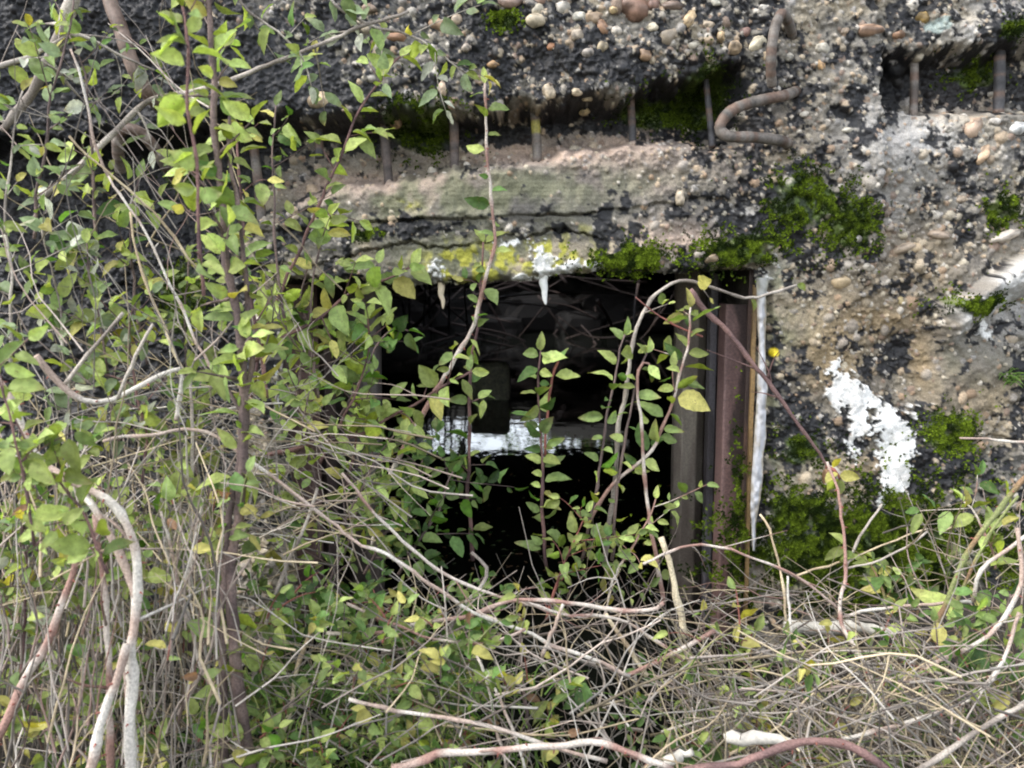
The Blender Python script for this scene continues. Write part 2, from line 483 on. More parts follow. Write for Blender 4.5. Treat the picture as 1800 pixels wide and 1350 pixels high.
# a round yellow lichen beside the jamb
lich = sstep(2, -2, np.hypot(PX - 1363, PY - 620) - 8)
base = mix(base, (.62, .48, .02), lich)
lich2 = sstep(.45, .6, blob(1650, 48, 24, 16) * (.5 + fbm(PX, PY, 8, 541, 3)))
base = mix(base, (.30, .36, .33), lich2 * .8)

# ------------------------------------------------------------------ bunker (one building)
bunker = tag(empty("concrete_bunker", (0, YW, 0)), "half-buried flooded concrete bunker with crumbling pebbly wall and dark square opening", "bunker")
WY_ = (YW - H / 1000.0)
Vw = np.stack([GX, WY_, GZ], axis=-1).reshape(-1, 3)
idx = np.arange(nx * nz).reshape(nz, nx)
quads = np.stack([idx[:-1, :-1], idx[1:, :-1], idx[1:, 1:], idx[:-1, 1:]], axis=-1)
ins = inside_open
kill = ins[:-1, :-1] & ins[1:, :-1] & ins[1:, 1:] & ins[:-1, 1:]
quads = quads[~kill].reshape(-1, 4)
mesh_obj("front_wall", Vw, [quads], M_WALL, bunker, base.reshape(-1, 3), True, {"rough": rough.ravel()})

def wall_at(px, py):
    """index of the wall vertex at a pixel, and its surface point"""
    p = P(px, py, YW)
    j = int(np.clip(round((p[0] - XA) / STEP), 0, nx - 1)); i = int(np.clip(round((ZT - p[2]) / (ZT - ZB) * (nz - 1)), 0, nz - 1))
    return np.array([GX[i, j], WY_[i, j], GZ[i, j]])

def box_arrays(boxes):
    V, Fq = [], []
    for x0, x1, y0, y1, z0, z1 in boxes:
        b = sum(len(v) for v in V)
        V.append(np.array([(x, y, z) for x in (x0, x1) for y in (y0, y1) for z in (z0, z1)]))
        Fq.append(np.array([(0, 1, 3, 2), (4, 6, 7, 5), (0, 4, 5, 1), (2, 3, 7, 6), (0, 2, 6, 4), (1, 5, 7, 3)]) + b)
    return np.concatenate(V), np.concatenate(Fq)

def grid_sheet(o, du, dv, nu, nv, amp, seed, c0, c1, nrm):
    """a subdivided rough panel: origin o, edge vectors du dv, noise along nrm"""
    u, v = np.meshgrid(np.linspace(0, 1, nu), np.linspace(0, 1, nv))
    o, du, dv, nrm = map(np.array, (o, du, dv, nrm))
    ul, vl = np.linalg.norm(du), np.linalg.norm(dv)
    n = fbm(u * ul, v * vl, .25, seed, 5) - .5
    V = o + u[..., None] * du + v[..., None] * dv + (n * amp)[..., None] * nrm
    t = sstep(.35, .65, fbm(u * ul, v * vl, .18, seed + 9, 4))[..., None]
    C = np.array(c0) * (1 - t) + np.array(c1) * t
    i = np.arange(nu * nv).reshape(nv, nu)
    q = np.stack([i[:-1, :-1], i[:-1, 1:], i[1:, 1:], i[1:, :-1]], -1).reshape(-1, 4)
    return V.reshape(-1, 3), q, C.reshape(-1, 3)

WATER_Z = -0.05
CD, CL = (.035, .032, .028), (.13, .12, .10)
# lintel soffit that runs back from the ragged front edge
us = np.linspace(470, 1350, 300)
rows = []
for k, yy in enumerate(np.linspace(0, .5, 30)):
    f_ = yy / .5
    ed = np.array([wall_at(a, np.interp(a, [p[0] for p in LB], [p[1] for p in LB]) - 2) for a in us])
    p = ed.copy(); p[:, 1] = ed[:, 1] * (1 - 0) + yy
    p[:, 2] = ed[:, 2] * (1 - min(1, f_ * 1.5)) + .625 * min(1, f_ * 1.5) + .012 * (RNG.random(len(us)) - .5)
    rows.append(p)
SV = np.array(rows).reshape(-1, 3)
i = np.arange(SV.shape[0]).reshape(30, 300)
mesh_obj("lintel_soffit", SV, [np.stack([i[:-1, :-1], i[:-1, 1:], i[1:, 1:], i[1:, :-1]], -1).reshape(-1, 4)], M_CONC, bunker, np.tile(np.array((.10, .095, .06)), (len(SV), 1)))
# massive core behind the face, ceiling and inner walls
V, q = box_arrays([(-1.42, 1.42, 1.745, 2.35, .655, ZT - .01), (.432, 1.42, 1.745, 2.35, -.4, .65), (-1.42, -.41, 1.745, 2.35, -.4, .65)])
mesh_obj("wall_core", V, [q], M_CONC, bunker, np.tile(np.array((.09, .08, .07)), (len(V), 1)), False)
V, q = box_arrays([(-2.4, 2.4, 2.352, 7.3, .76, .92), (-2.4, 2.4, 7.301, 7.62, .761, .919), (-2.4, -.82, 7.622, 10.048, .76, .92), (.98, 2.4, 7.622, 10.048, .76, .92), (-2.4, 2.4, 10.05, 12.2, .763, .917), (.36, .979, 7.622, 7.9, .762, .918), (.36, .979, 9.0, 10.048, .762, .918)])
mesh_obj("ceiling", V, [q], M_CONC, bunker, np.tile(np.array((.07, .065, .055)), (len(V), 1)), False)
for sgn in (-1, 1):
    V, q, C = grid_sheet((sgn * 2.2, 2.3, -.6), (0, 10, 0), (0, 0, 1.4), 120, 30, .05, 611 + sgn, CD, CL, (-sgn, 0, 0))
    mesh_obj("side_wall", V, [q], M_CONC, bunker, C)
    V, q = box_arrays([(min(sgn * 1.421, sgn * 2.2), max(sgn * 1.421, sgn * 2.2), 2.0, 2.35, -.6, .92)])
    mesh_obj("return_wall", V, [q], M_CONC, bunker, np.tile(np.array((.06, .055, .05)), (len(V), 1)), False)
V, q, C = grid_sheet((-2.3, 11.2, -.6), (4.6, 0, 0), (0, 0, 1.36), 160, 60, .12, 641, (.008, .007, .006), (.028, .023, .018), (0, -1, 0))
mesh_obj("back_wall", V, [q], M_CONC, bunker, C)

# ------------------------------------------------------------------ tubes
def resample(pts, n):
    pts = np.asarray(pts, dtype=float)
    if len(pts) == 2:
        t = np.linspace(0, 1, n)[:, None]
        return pts[0] * (1 - t) + pts[1] * t
    d = np.r_[0, np.cumsum(np.linalg.norm(np.diff(pts, axis=0), axis=1))]
    e = np.vstack([2 * pts[0] - pts[1], pts, 2 * pts[-1] - pts[-2]])
    out = []
    for s in np.linspace(0, d[-1], n):
        k = min(np.searchsorted(d, s, 'right') - 1, len(pts) - 2)
        t = (s - d[k]) / max(d[k + 1] - d[k], 1e-9)
        p0, p1, p2, p3 = e[k], e[k + 1], e[k + 2], e[k + 3]
        out.append(.5 * ((2 * p1) + (p2 - p0) * t + (2 * p0 - 5 * p1 + 4 * p2 - p3) * t * t + (3 * p1 - p0 - 3 * p2 + p3) * t ** 3))
    return np.array(out)

class Tubes:
    def __init__(s, sides=6): s.V, s.Q, s.C, s.T, s.n, s.k = [], [], [], [], 0, sides
    def add(s, pts, rad, cols, cap=True):
        pts = np.asarray(pts); n = len(pts); k = s.k
        rad = np.broadcast_to(rad, (n,)); cols = np.broadcast_to(cols, (n, 3))
        tan = np.gradient(pts, axis=0); tan /= np.linalg.norm(tan, axis=1)[:, None] + 1e-12
        ref = np.array([0.31, .87, .38]) if abs(tan[0][2]) > .5 else np.array([.1, .2, .97])
        a = np.cross(tan, ref); a /= np.linalg.norm(a, axis=1)[:, None] + 1e-12
        b = np.cross(tan, a)
        th = np.linspace(0, 2 * math.pi, k, endpoint=False)
        ring = pts[:, None] + rad[:, None, None] * (np.cos(th)[None, :, None] * a[:, None] + np.sin(th)[None, :, None] * b[:, None])
        V = ring.reshape(-1, 3)
        i = np.arange(n * k).reshape(n, k); j = np.roll(i, -1, axis=1)
        q = np.stack([i[:-1], j[:-1], j[1:], i[1:]], -1).reshape(-1, 4)
        t = []
        C = np.repeat(cols, k, axis=0)
        if cap:
            V = np.vstack([V, pts[0], pts[-1]]); C = np.vstack([C, cols[0], cols[-1]])
            e0, e1 = n * k, n * k + 1
            t = [(e0, j[0][m], i[0][m]) for m in range(k)] + [(e1, i[-1][m], j[-1][m]) for m in range(k)]
            s.T.append(np.array(t) + s.n)
        s.V.append(V); s.C.append(C); s.Q.append(q + s.n); s.n += len(V)
    def build(s, name, mat, parent=None):
        return mesh_obj(name, np.concatenate(s.V), [np.concatenate(s.Q)] + ([np.concatenate(s.T)] if s.T else []), mat, parent, np.concatenate(s.C))

STEMC = {
    'bramble': ((.48, .42, .36), (.26, .155, .125)), 'white': ((.52, .48, .42), (.36, .27, .22)), 'purple': ((.085, .05, .05), (.16, .09, .08)),
    'brown': ((.16, .115, .10), (.09, .065, .06)), 'grey': ((.38, .335, .285), (.20, .17, .145)), 'straw': ((.54, .44, .29), (.36, .28, .18)),
    'green': ((.19, .21, .085), (.22, .14, .08)), 'red': ((.24, .09, .07), (.14, .06, .05)), 'bark': ((.52, .44, .30), (.29, .22, .14)), 'rustpink': ((.21, .125, .11), (.13, .08, .075)),
}
def stemcol(kind, n, seed, freq=.55, light=1.0):
    a, b = STEMC[kind]
    x = np.arange(n) * freq
    t = sstep(.38, .62, vnoise(x, np.full(n, seed * 3.7 % 97), 700))[:, None]
    br = (.8 + .4 * vnoise(x * 1.7, np.full(n, seed * 1.3 % 89), 701))[:, None]
    return (np.array(a) * (1 - t) + np.array(b) * t) * br * light

# ------------------------------------------------------------------ leaves
LN = 11
_t = np.linspace(0, 1, LN)
_w = np.sin(np.pi * np.clip(_t, 0, 1) ** .86) ** .78 * (1 - .25 * _t)
_w[0] = .03; _w[-1] = .01
_w[2:-1:2] *= 1.05; _w[1:-1:2] *= .965
LEAF = []
for kx in range(LN):
    for sgn in (-1, -.5, 0, .5, 1):
        LEAF.append((_t[kx], sgn * _w[kx] * .27, 0))
LEAF = np.array(LEAF)
li = np.arange(LN * 5).reshape(LN, 5)
LEAFQ = np.stack([li[:-1, :-1], li[:-1, 1:], li[1:, 1:], li[1:, :-1]], -1).reshape(-1, 4)

LC = {'green': (.11, .235, .026), 'lime': (.36, .44, .055), 'bright': (.38, .50, .07), 'yellow': (.50, .45, .05), 'sage': (.25, .34, .14), 'dark': (.05, .11, .02), 'pale': (.52, .54, .40), 'brown': (.26, .13, .05), 'mid': (.215, .32, .05)}
def pick(pal):
    r = random.random(); s = 0
    for k, p in pal:
        s += p
        if r < s: return LC[k]
    return LC[pal[-1][0]]

class Leaves:
    def __init__(s): s.pos, s.dir, s.nrm, s.len, s.col, s.wid = [], [], [], [], [], []
    def add(s, p, d, n, L, c, w=1.0):
        s.pos.append(p); s.dir.append(d); s.nrm.append(n); s.len.append(L); s.col.append(c); s.wid.append(w)
    def build(s, name, parent=None, mat=None):
        N = len(s.pos)
        if not N: return None
        p = np.array(s.pos); d = np.array(s.dir); nn = np.array(s.nrm); L = np.array(s.len); w = np.array(s.wid)
        d = d / (np.linalg.norm(d, axis=1)[:, None] + 1e-9)
        nn = nn - (nn * d).sum(1)[:, None] * d
        nn = nn / (np.linalg.norm(nn, axis=1)[:, None] + 1e-9)
        sd_ = np.cross(nn, d)
        rr_ = np.random.default_rng(N + 3)
        fold = .1 + .75 * rr_.random(N); curl = -.1 + .6 * rr_.random(N); tw = (rr_.random(N) - .5) * 1.6; wav = rr_.random(N) * 6.28
        x = LEAF[None, :, 0] * np.ones((N, 1)); y = LEAF[None, :, 1] * w[:, None]
        z = np.abs(y) * fold[:, None] - curl[:, None] * x ** 2 + .5 * tw[:, None] * x * y + .028 * np.sin(11 * x + wav[:, None]) * np.sign(y)
        y = y + .08 * np.sin(3 * x + wav[:, None]) * x
        V = p[:, None] + L[:, None, None] * (x[..., None] * d[:, None] + y[..., None] * sd_[:, None] + z[..., None] * nn[:, None])
        c = np.array(s.col) * (.5 + .8 * rr_.random(N))[:, None]
        C = c[:, None, :] * (1.0 + .12 * (np.abs(LEAF[:, 1]) < 1e-6))[None, :, None]
        tip = (rr_.random(N) < .25)[:, None] * sstep(.6, 1.0, LEAF[:, 0])[None, :]
        C = C * (1 - .5 * tip[..., None]) + .5 * tip[..., None] * np.array((.30, .20, .06))
        Q = (LEAFQ[None] + (np.arange(N) * len(LEAF))[:, None, None]).reshape(-1, 4)
        return mesh_obj(name, V.reshape(-1, 3), [Q], mat or M_LEAF, parent, C.reshape(-1, 3))

def rv(): return np.array([random.gauss(0, 1), random.gauss(0, 1), random.gauss(0, 1)])
def unit(v): return v / (np.linalg.norm(v) + 1e-9)

def ground_limit(py):
    ang = PITCH + math.atan((py - 675) / F)
    return .63 / math.tan(ang) - .03 if ang > .05 else 99

def wpath(pts, Y0, Y1):
    out = []
    n = len(pts)
    for k, (a, b) in enumerate(pts):
        Y = Y0 + (Y1 - Y0) * k / max(n - 1, 1)
        out.append(P(a, b, min(Y, ground_limit(b))))
    return np.array(out)

def leaves_along(L, pts, gap, size, pal, spread=1.0, start=.05, end=1.0, wid=1.0, per=1):
    size = size * .90; gap = gap * .86
    d = np.r_[0, np.cumsum(np.linalg.norm(np.diff(pts, axis=0), axis=1))]
    s = d[-1] * start; side = 1
    while s < d[-1] * end:
        k = min(np.searchsorted(d, s, 'right') - 1, len(pts) - 2)
        t = (s - d[k]) / max(d[k + 1] - d[k], 1e-9)
        p = pts[k] * (1 - t) + pts[k + 1] * t
        tan = unit(pts[k + 1] - pts[k])
        for _ in range(per):
            lat = unit(np.cross(tan, np.array([0, -1, 0]) + .5 * rv()))
            dr = unit(tan * .5 + side * lat * spread + .45 * rv() + np.array([0, -.25, -.18]))
            nr = unit(np.array([0, -.62, .72]) + .55 * rv())
            sz = size * (.45 + .8 * random.random())
            L.add(p + dr * sz * .12, dr, nr, sz, pick(pal), wid * (.8 + .6 * random.random()))
            side = -side
        s += gap * (.6 + .8 * random.random())
    # the tip leaf
    if end >= 1:
        L.add(pts[-1], unit(pts[-1] - pts[-2] + .3 * rv() * np.linalg.norm(pts[-1] - pts[-2])), unit(np.array([0, -.7, .6]) + .4 * rv()), size * .8, pick(pal), wid)

PAL_Y = [('lime', .46), ('mid', .18), ('bright', .22), ('yellow', .09), ('green', .05)]
PAL_G = [('mid', .36), ('green', .2), ('lime', .30), ('bright', .1), ('yellow', .04)]
PAL_B = [('bright', .5), ('lime', .35), ('mid', .15)]
PAL_S = [('sage', .34), ('mid', .22), ('pale', .1), ('lime', .24), ('yellow', .06), ('green', .04)]
PAL_D = [('green', .5), ('mid', .25), ('dark', .2), ('lime', .05)]
PAL_A = [('yellow', .45), ('lime', .3), ('brown', .1), ('mid', .15)]
PALS = dict(Y=PAL_Y, G=PAL_G, B=PAL_B, S=PAL_S, D=PAL_D, A=PAL_A)

_seed = [0]
def stem_pts(pts, Y0, Y1, r0, r1, wob=1.0):
    w_ = wpath(pts, Y0, Y1)
    ln = np.sum(np.linalg.norm(np.diff(w_, axis=0), axis=1))
    n = max(8, int(ln / .012))
    c = resample(w_, n)
    _seed[0] += 1
    x = np.arange(n) * .012 / .05
    for ax in range(3):
        c[:, ax] += (vnoise(x, np.full(n, _seed[0] * 2.3 + ax * 31), 720) - .5) * .008 * wob * np.minimum(1, np.arange(n) / 4)
        c[:, ax] += (vnoise(x * 4, np.full(n, _seed[0] * 1.9 + ax * 17), 721) - .5) * .0025 * wob
    Ym = (Y0 + Y1) / 2
    t = np.linspace(0, 1, n)
    rad = .97 * (r0 + (r1 - r0) * t) * Ym / F * (.82 + .34 * vnoise(x * 3.5, np.full(n, _seed[0] * 1.7), 722)) * (1 + .22 * (np.arange(n) % 6 == 3))
    return c, rad

def plant(name, label, cat, pts, Y, r, kind, leaf=None, twigs=None, group=None, thorns=False, light=1.0, extra=()):
    """pts from root to tip in photograph pixels; Y=(root depth, tip depth); r=(root, tip) radius in px;
       leaf=(gap px, size px, palette, start); twigs=(count, length px, gap, size, palette)"""
    Ym = (Y[0] + Y[1]) / 2; S = Ym / F
    c, rad = stem_pts(pts, Y[0], Y[1], r[0], r[1])
    T = Tubes(7 if max(r) > 4 else 6); L = Leaves()
    T.add(c, rad, stemcol(kind, len(c), _seed[0], light=light))
    tws = []; stems = []
    for e in extra:                                          # further stems of the same plant
        c2, r2 = stem_pts(e[0], Y[0], Y[1], e[1], e[2]); t1_ = Tubes(6); t1_.add(c2, r2, stemcol(kind, len(c2), _seed[0], light=light)); stems.append(t1_)
        if leaf: leaves_along(L, c2, leaf[0] * S, leaf[1] * S, PALS[leaf[2]], start=.05)
    if thorns:
        for k in range(3, len(c) - 2, 2):
            d_ = unit(rv()); tn = unit(c[k + 1] - c[k]); d_ = unit(d_ - tn * d_.dot(tn))
            T.add([c[k] + d_ * rad[k] * .8, c[k] + d_ * (rad[k] + .0022) - tn * .0006, c[k] + d_ * (rad[k] + .0042) - tn * .0015], [.0012, .0007, .0001], STEMC['red'][0], False)
    if leaf:
        leaves_along(L, c, leaf[0] * S, leaf[1] * S, PALS[leaf[2]], start=leaf[3] if len(leaf) > 3 else .05)
    if twigs:
        cnt, tl, gap, size, pal = twigs[:5]
        lo = twigs[5] if len(twigs) > 5 else .12
        for k in range(cnt):
            m = int(len(c) * (lo + (1 - lo) * (k + random.random()) / cnt)); m = min(m, len(c) - 2)
            tan = unit(c[m + 1] - c[m])
            d_ = unit(tan * .6 + unit(np.cross(tan, np.array([0, -1, 0]) + .6 * rv())) * random.choice((-1, 1)) + .35 * rv())
            ln = tl * S * (.5 + .8 * random.random())
            u = np.linspace(0, 1, 9)[:, None]
            bend = unit(np.array([0, 0, .5]) + .6 * rv())
            tp = c[m] + d_ * ln * u + bend * ln * .25 * u ** 2 + np.array([0, 0, -.12]) * ln * u ** 3
            t1_ = Tubes(5); t1_.add(tp, np.linspace(max(.0007, rad[m] * .55), .0005, 9), stemcol(kind, 9, _seed[0] + k, light=light)); tws.append(t1_)
            leaves_along(L, tp, gap * S, size * S, PALS[pal], start=.15)
    shoots = []
    if not L.pos and not tws and len(c) > 22:
        for k in range(random.randint(2, 4)):                 # bare side shoots at nodes
            m = random.randint(4, len(c) - 6); tn = unit(c[m + 1] - c[m])
            dv = unit(tn + .9 * unit(rv())) * random.uniform(.03, .10)
            sp_ = resample([c[m], c[m] + dv * .5 + rv() * .004, c[m] + dv + rv() * .008], 8)
            t1_ = Tubes(5); t1_.add(sp_, np.linspace(max(.0008, rad[m] * .5), .0004, 8), stemcol(kind, 8, _seed[0] + k, light=.85 * light)); shoots.append(t1_)
    if not L.pos and not tws and not shoots:
        o = T.build(name, M_STEM)
        return tag(o, label, cat, group)
    e = tag(empty(name, c[0]), label, cat, group)
    T.build("stem", M_STEM, e)
    for t1_ in stems: t1_.build("stem", M_STEM, e)
    for t1_ in tws: t1_.build("twig", M_STEM, e)
    for t1_ in shoots: t1_.build("side_shoot", M_STEM, e)
    L.build("foliage", e)
    return e

# ------------------------------------------------------------------ ground, water
gn = 260
xs = np.concatenate([[-900, -60, -12], np.linspace(-3.0, 3.0, gn), [12, 60, 900]])
ys = np.concatenate([[-900, -60, -12], np.linspace(-2.0, 13.0, 300), [20, 60, 900]])
XX, YY = np.meshgrid(xs, ys)
hol = sstep(.62, .36, np.abs(XX + .02)) * sstep(1.12, 1.45, YY)
inn = sstep(1.75, 2.1, YY) * (YY < 12.6) * (np.abs(XX) < 2.3)
ZZ = .05 * (fbm(XX + 40, YY + 40, .5, 801, 4) - .5) - .32 * np.maximum(hol, inn)
ZZ = ZZ + .10 * sstep(1.3, 1.6, YY) * sstep(.4, .7, np.abs(XX)) * (YY < 1.9)
i = np.arange(XX.size).reshape(XX.shape)
g = mesh_obj("ground", np.stack([XX, YY, ZZ], -1).reshape(-1, 3), [np.stack([i[:-1, :-1], i[:-1, 1:], i[1:, 1:], i[1:, :-1]], -1).reshape(-1, 4)], M_SOIL)
tag(g, kind="structure")
wv = np.array([(-2.25, 1.2, WATER_Z), (2.25, 1.2, WATER_Z), (2.25, 11.3, WATER_Z), (-2.25, 11.3, WATER_Z)])
tag(mesh_obj("water", wv, [np.array([(0, 1, 2, 3)])], M_WATER), kind="structure")

# ------------------------------------------------------------------ rebar of the bunker
RB = ((.085, .066, .058), (.125, .108, .092), (.050, .047, .048), (.19, .135, .105), (.24, .20, .17))
def rebar(pts, depths, rpx, label=None, tint=0, moss=False, straight=False):
    w_ = np.array([P(a, b, d) for (a, b), d in zip(pts, depths)])
    n = max(16, int(np.sum(np.linalg.norm(np.diff(w_, axis=0), axis=1)) / .004))
    c = resample(w_, n)
    T = Tubes(12)
    x = np.arange(n) * .35
    t = vnoise(x, np.full(n, rpx * 7.7 + pts[0][0]), 733)[:, None]
    t2 = sstep(.5, .72, vnoise(x * 1.6, np.full(n, rpx * 3.1 + pts[0][1]), 737))[:, None]
    C = np.array(RB[tint]) * (.4 + 1.1 * t) * (1 - t2) + np.array((.115, .075, .055)) * t2 * (.6 + .6 * t)
    rad = rpx * 1.56 / F * (.94 + .12 * vnoise(x * 2, np.full(n, pts[0][0] * .37), 734))
    if moss:
        k = slice(int(n * .35), int(n * .55)); C[k] = (.25, .22, .05)
    T.add(c, rad, C)
    o = T.build("rebar", M_STEEL, bunker)
    if label: o["label"] = label
    return o
Yr = YW + .035
for x0, y0, x1, y1, r_, ms, tn in [(556, 208, 562, 268, 8, 0, 2), (670, 205, 684, 316, 8.5, 0, 0), (796, 195, 799, 288, 8.5, 0, 0), (938, 190, 945, 276, 8.5, 1, 1), (1107, 170, 1112, 246, 7, 0, 2), (446, 270, 462, 395, 8.5, 0, 1),
                                (1607, 100, 1605, 200, 7.5, 0, 1), (1757, 80, 1755, 190, 10, 0, 2), (1240, 150, 1252, 250, 6, 0, 2)]:
    rebar([(x0, y0 - 12), ((x0 + x1) / 2 + 1, (y0 + y1) / 2), (x1, y1 + 10)], [Yr, Yr, Yr - .004], r_, None, tn, ms)
rebar([(1392, 72), (1391, 55), (1380, 28), (1372, 26), (1362, 50), (1356, 90), (1355, 125), (1357, 150)], [1.60, 1.575, 1.54, 1.53, 1.525, 1.525, 1.53, 1.545], 8.5, "upright rebar loop bent like a staple", 1)
rebar([(1400, 160), (1378, 168), (1330, 178), (1290, 192), (1270, 212), (1266, 228), (1282, 240), (1320, 241), (1360, 245), (1380, 250), (1386, 256)], [1.59, 1.545, 1.53, 1.52, 1.515, 1.515, 1.515, 1.525, 1.54, 1.56, 1.60], 9.5, "grey rebar hook lying sideways", 1)
rebar([(186, -40), (196, 10), (212, 50), (226, 95), (246, 142), (272, 178), (290, 192)], [1.50, 1.49, 1.48, 1.48, 1.49, 1.53, 1.60], 12, "thick rusty bar leaning out of the wall", 3)
rebar([(212, 300), (207, 262), (208, 240), (221, 227), (246, 233), (270, 258), (290, 290), (320, 330)], [1.53, 1.50, 1.49, 1.48, 1.48, 1.50, 1.53, 1.60], 9.5, "grey bar bent over like a walking stick", 4)

# ------------------------------------------------------------------ pebbles that stand proud of the concrete
def ico(sub=2):
    import bmesh
    bm = bmesh.new(); bmesh.ops.create_icosphere(bm, subdivisions=sub, radius=1)
    V = np.array([v.co[:] for v in bm.verts]); Fc = np.array([[v.index for v in f.verts] for f in bm.faces]); bm.free()
    return V, Fc
IV, IF = ico(3)
def pebble(px, py, rx, ry, ang, c, proud=.35, lump=0):
    p = wall_at(px, py)
    V = IV.copy()
    sd1 = random.random() * 50
    n = fbm(V[:, 0] * 1.3 + sd1, V[:, 1] * 1.3 + V[:, 2] * 1.1 + sd1, 1.0, 751, 3) - .5
    V = V * (1 + (1.05 + lump) * n)[:, None]
    s = YW / F
    V = V * np.array([rx * s, (rx + ry) / 2 * s * .8, ry * s])
    c_, s_ = math.cos(R(ang)), math.sin(R(ang))
    V = np.stack([V[:, 0] * c_ + V[:, 2] * s_, V[:, 1], -V[:, 0] * s_ + V[:, 2] * c_], -1)
    V = V + p + np.array([0, (rx + ry) / 2 * s * (.55 - proud), 0])
    v2 = fbm(IV[:, 0] * 2 + sd1, IV[:, 2] * 2, 1.0, 761, 3)[:, None]
    v3 = sstep(.5, .64, fbm(IV[:, 0] * 1.4 + sd1, IV[:, 2] * 1.4 + IV[:, 1], 1.0, 767, 4))[:, None]
    C = np.array(c) * .92 * (.65 + .6 * v2) * (1 - .55 * v3)
    return mesh_obj("pebble", V, [IF], M_STONE, bunker, C)
PEB = [(565, 184, 16, 14, 15, (.55, .42, .27)), (962, 167, 11, 14, 0, (.58, .47, .33)), (1110, 22, 24, 18, 20, (.22, .13, .09)), (775, 48, 18, 9, 10, (.33, .22, .14)), (803, 38, 11, 10, 0, (.36, .28, .2)), (700, 72, 16, 8, 5, (.3, .17, .1)),
       (940, 44, 14, 10, 0, (.5, .42, .3)), (942, 27, 11, 12, 0, (.42, .37, .28)), (1014, 36, 12, 7, 0, (.62, .58, .48)), (1042, 38, 17, 11, 10, (.34, .25, .17)), (1143, 14, 10, 10, 0, (.2, .12, .09)), (1175, 18, 19, 8, 5, (.18, .13, .1)),
       (1142, 57, 12, 8, -20, (.62, .54, .4)), (1168, 70, 20, 13, -25, (.33, .27, .2)), (1057, 89, 10, 9, 0, (.55, .45, .3)), (1127, 105, 12, 9, 20, (.32, .21, .13)), (1205, 42, 9, 14, 30, (.52, .38, .22)), (1282, 90, 11, 11, 0, (.42, .31, .2)),
       (1323, 82, 15, 11, -30, (.66, .58, .42)), (1302, 60, 11, 9, -40, (.26, .16, .13)), (1337, 105, 9, 8, 0, (.5, .38, .24)), (1436, 92, 10, 9, 0, (.48, .44, .36)), (1434, 120, 6, 10, -20, (.5, .32, .16)), (1520, 57, 22, 9, -4, (.42, .27, .18)),
       (1477, 58, 9, 6, -20, (.5, .38, .27)), (1580, 60, 12, 7, 0, (.34, .2, .12)), (1622, 28, 12, 11, 0, (.42, .28, .1)), (1706, 226, 16, 19, 20, (.44, .32, .23)), (1720, 272, 10, 17, 40, (.6, .42, .27)), (1781, 227, 13, 10, 0, (.74, .73, .7)),
       (1745, 214, 9, 6, 0, (.55, .5, .44)), (1480, 233, 10, 5, 0, (.6, .55, .45)), (1650, 412, 22, 8, 5, (.36, .28, .21)), (1610, 436, 11, 9, -10, (.5, .38, .24)), (1590, 436, 18, 8, -20, (.42, .33, .24)), (1765, 415, 24, 8, -20, (.5, .44, .37)),
       (1476, 493, 15, 11, -10, (.55, .42, .26)), (1585, 530, 9, 9, 0, (.42, .33, .17)), (1250, 452, 16, 9, -20, (.46, .34, .22)), (1225, 447, 10, 8, 0, (.42, .36, .3)), (1010, 168, 9, 6, 0, (.55, .44, .3)), (1030, 173, 9, 6, 0, (.52, .4, .24)),
       (1032, 185, 9, 6, -30, (.55, .43, .24)), (867, 119, 11, 6, 0, (.4, .25, .13)), (967, 88, 9, 6, 0, (.46, .23, .12)), (1055, 55, 7, 13, -40, (.4, .24, .15)), (1073, 27, 8, 6, 0, (.5, .37, .2)), (690, 210, 10, 9, 0, (.4, .25, .14)),
       (780, 163, 6, 12, 0, (.5, .38, .27)), (733, 176, 7, 9, 0, (.5, .42, .33)), (1190, 350, 9, 14, 0, (.46, .38, .28)), (1500, 420, 8, 6, 0, (.5, .46, .4)), (1360, 160, 6, 5, 0, (.5, .46, .4)), (1406, 205, 7, 5, 0, (.5, .45, .37)),
       (1250, 12, 8, 6, 0, (.6, .56, .45)), (1335, 20, 8, 6, 0, (.6, .55, .48)), (1010, 70, 10, 9, 0, (.4, .33, .25)), (985, 20, 12, 10, 0, (.42, .38, .32)), (1030, 100, 9, 7, 0, (.3, .26, .22)), (1215, 85, 9, 7, 0, (.5, .45, .36)),
       (1260, 70, 7, 9, 0, (.5, .36, .2)), (1380, 105, 8, 7, 0, (.5, .46, .38)), (1560, 400, 10, 7, 0, (.4, .33, .26)), (1690, 350, 9, 7, 0, (.42, .33, .24)), (1720, 310, 9, 7, 0, (.3, .25, .2)), (1520, 470, 9, 7, 0, (.45, .4, .33)),
       (1780, 150, 8, 6, 0, (.4, .36, .3)), (1660, 230, 9, 7, 0, (.5, .45, .38)), (895, 10, 22, 12, 0, (.26, .18, .14)), (950, 6, 14, 9, 0, (.3, .2, .15)), (1080, 60, 8, 7, 0, (.56, .5, .42)), (820, 90, 9, 7, 0, (.36, .3, .24)), (1240, 50, 9, 6, 0, (.45, .36, .26)), (655, 25, 14, 9, 0, (.3, .22, .16))]
for p_ in PEB:
    pebble(*p_)

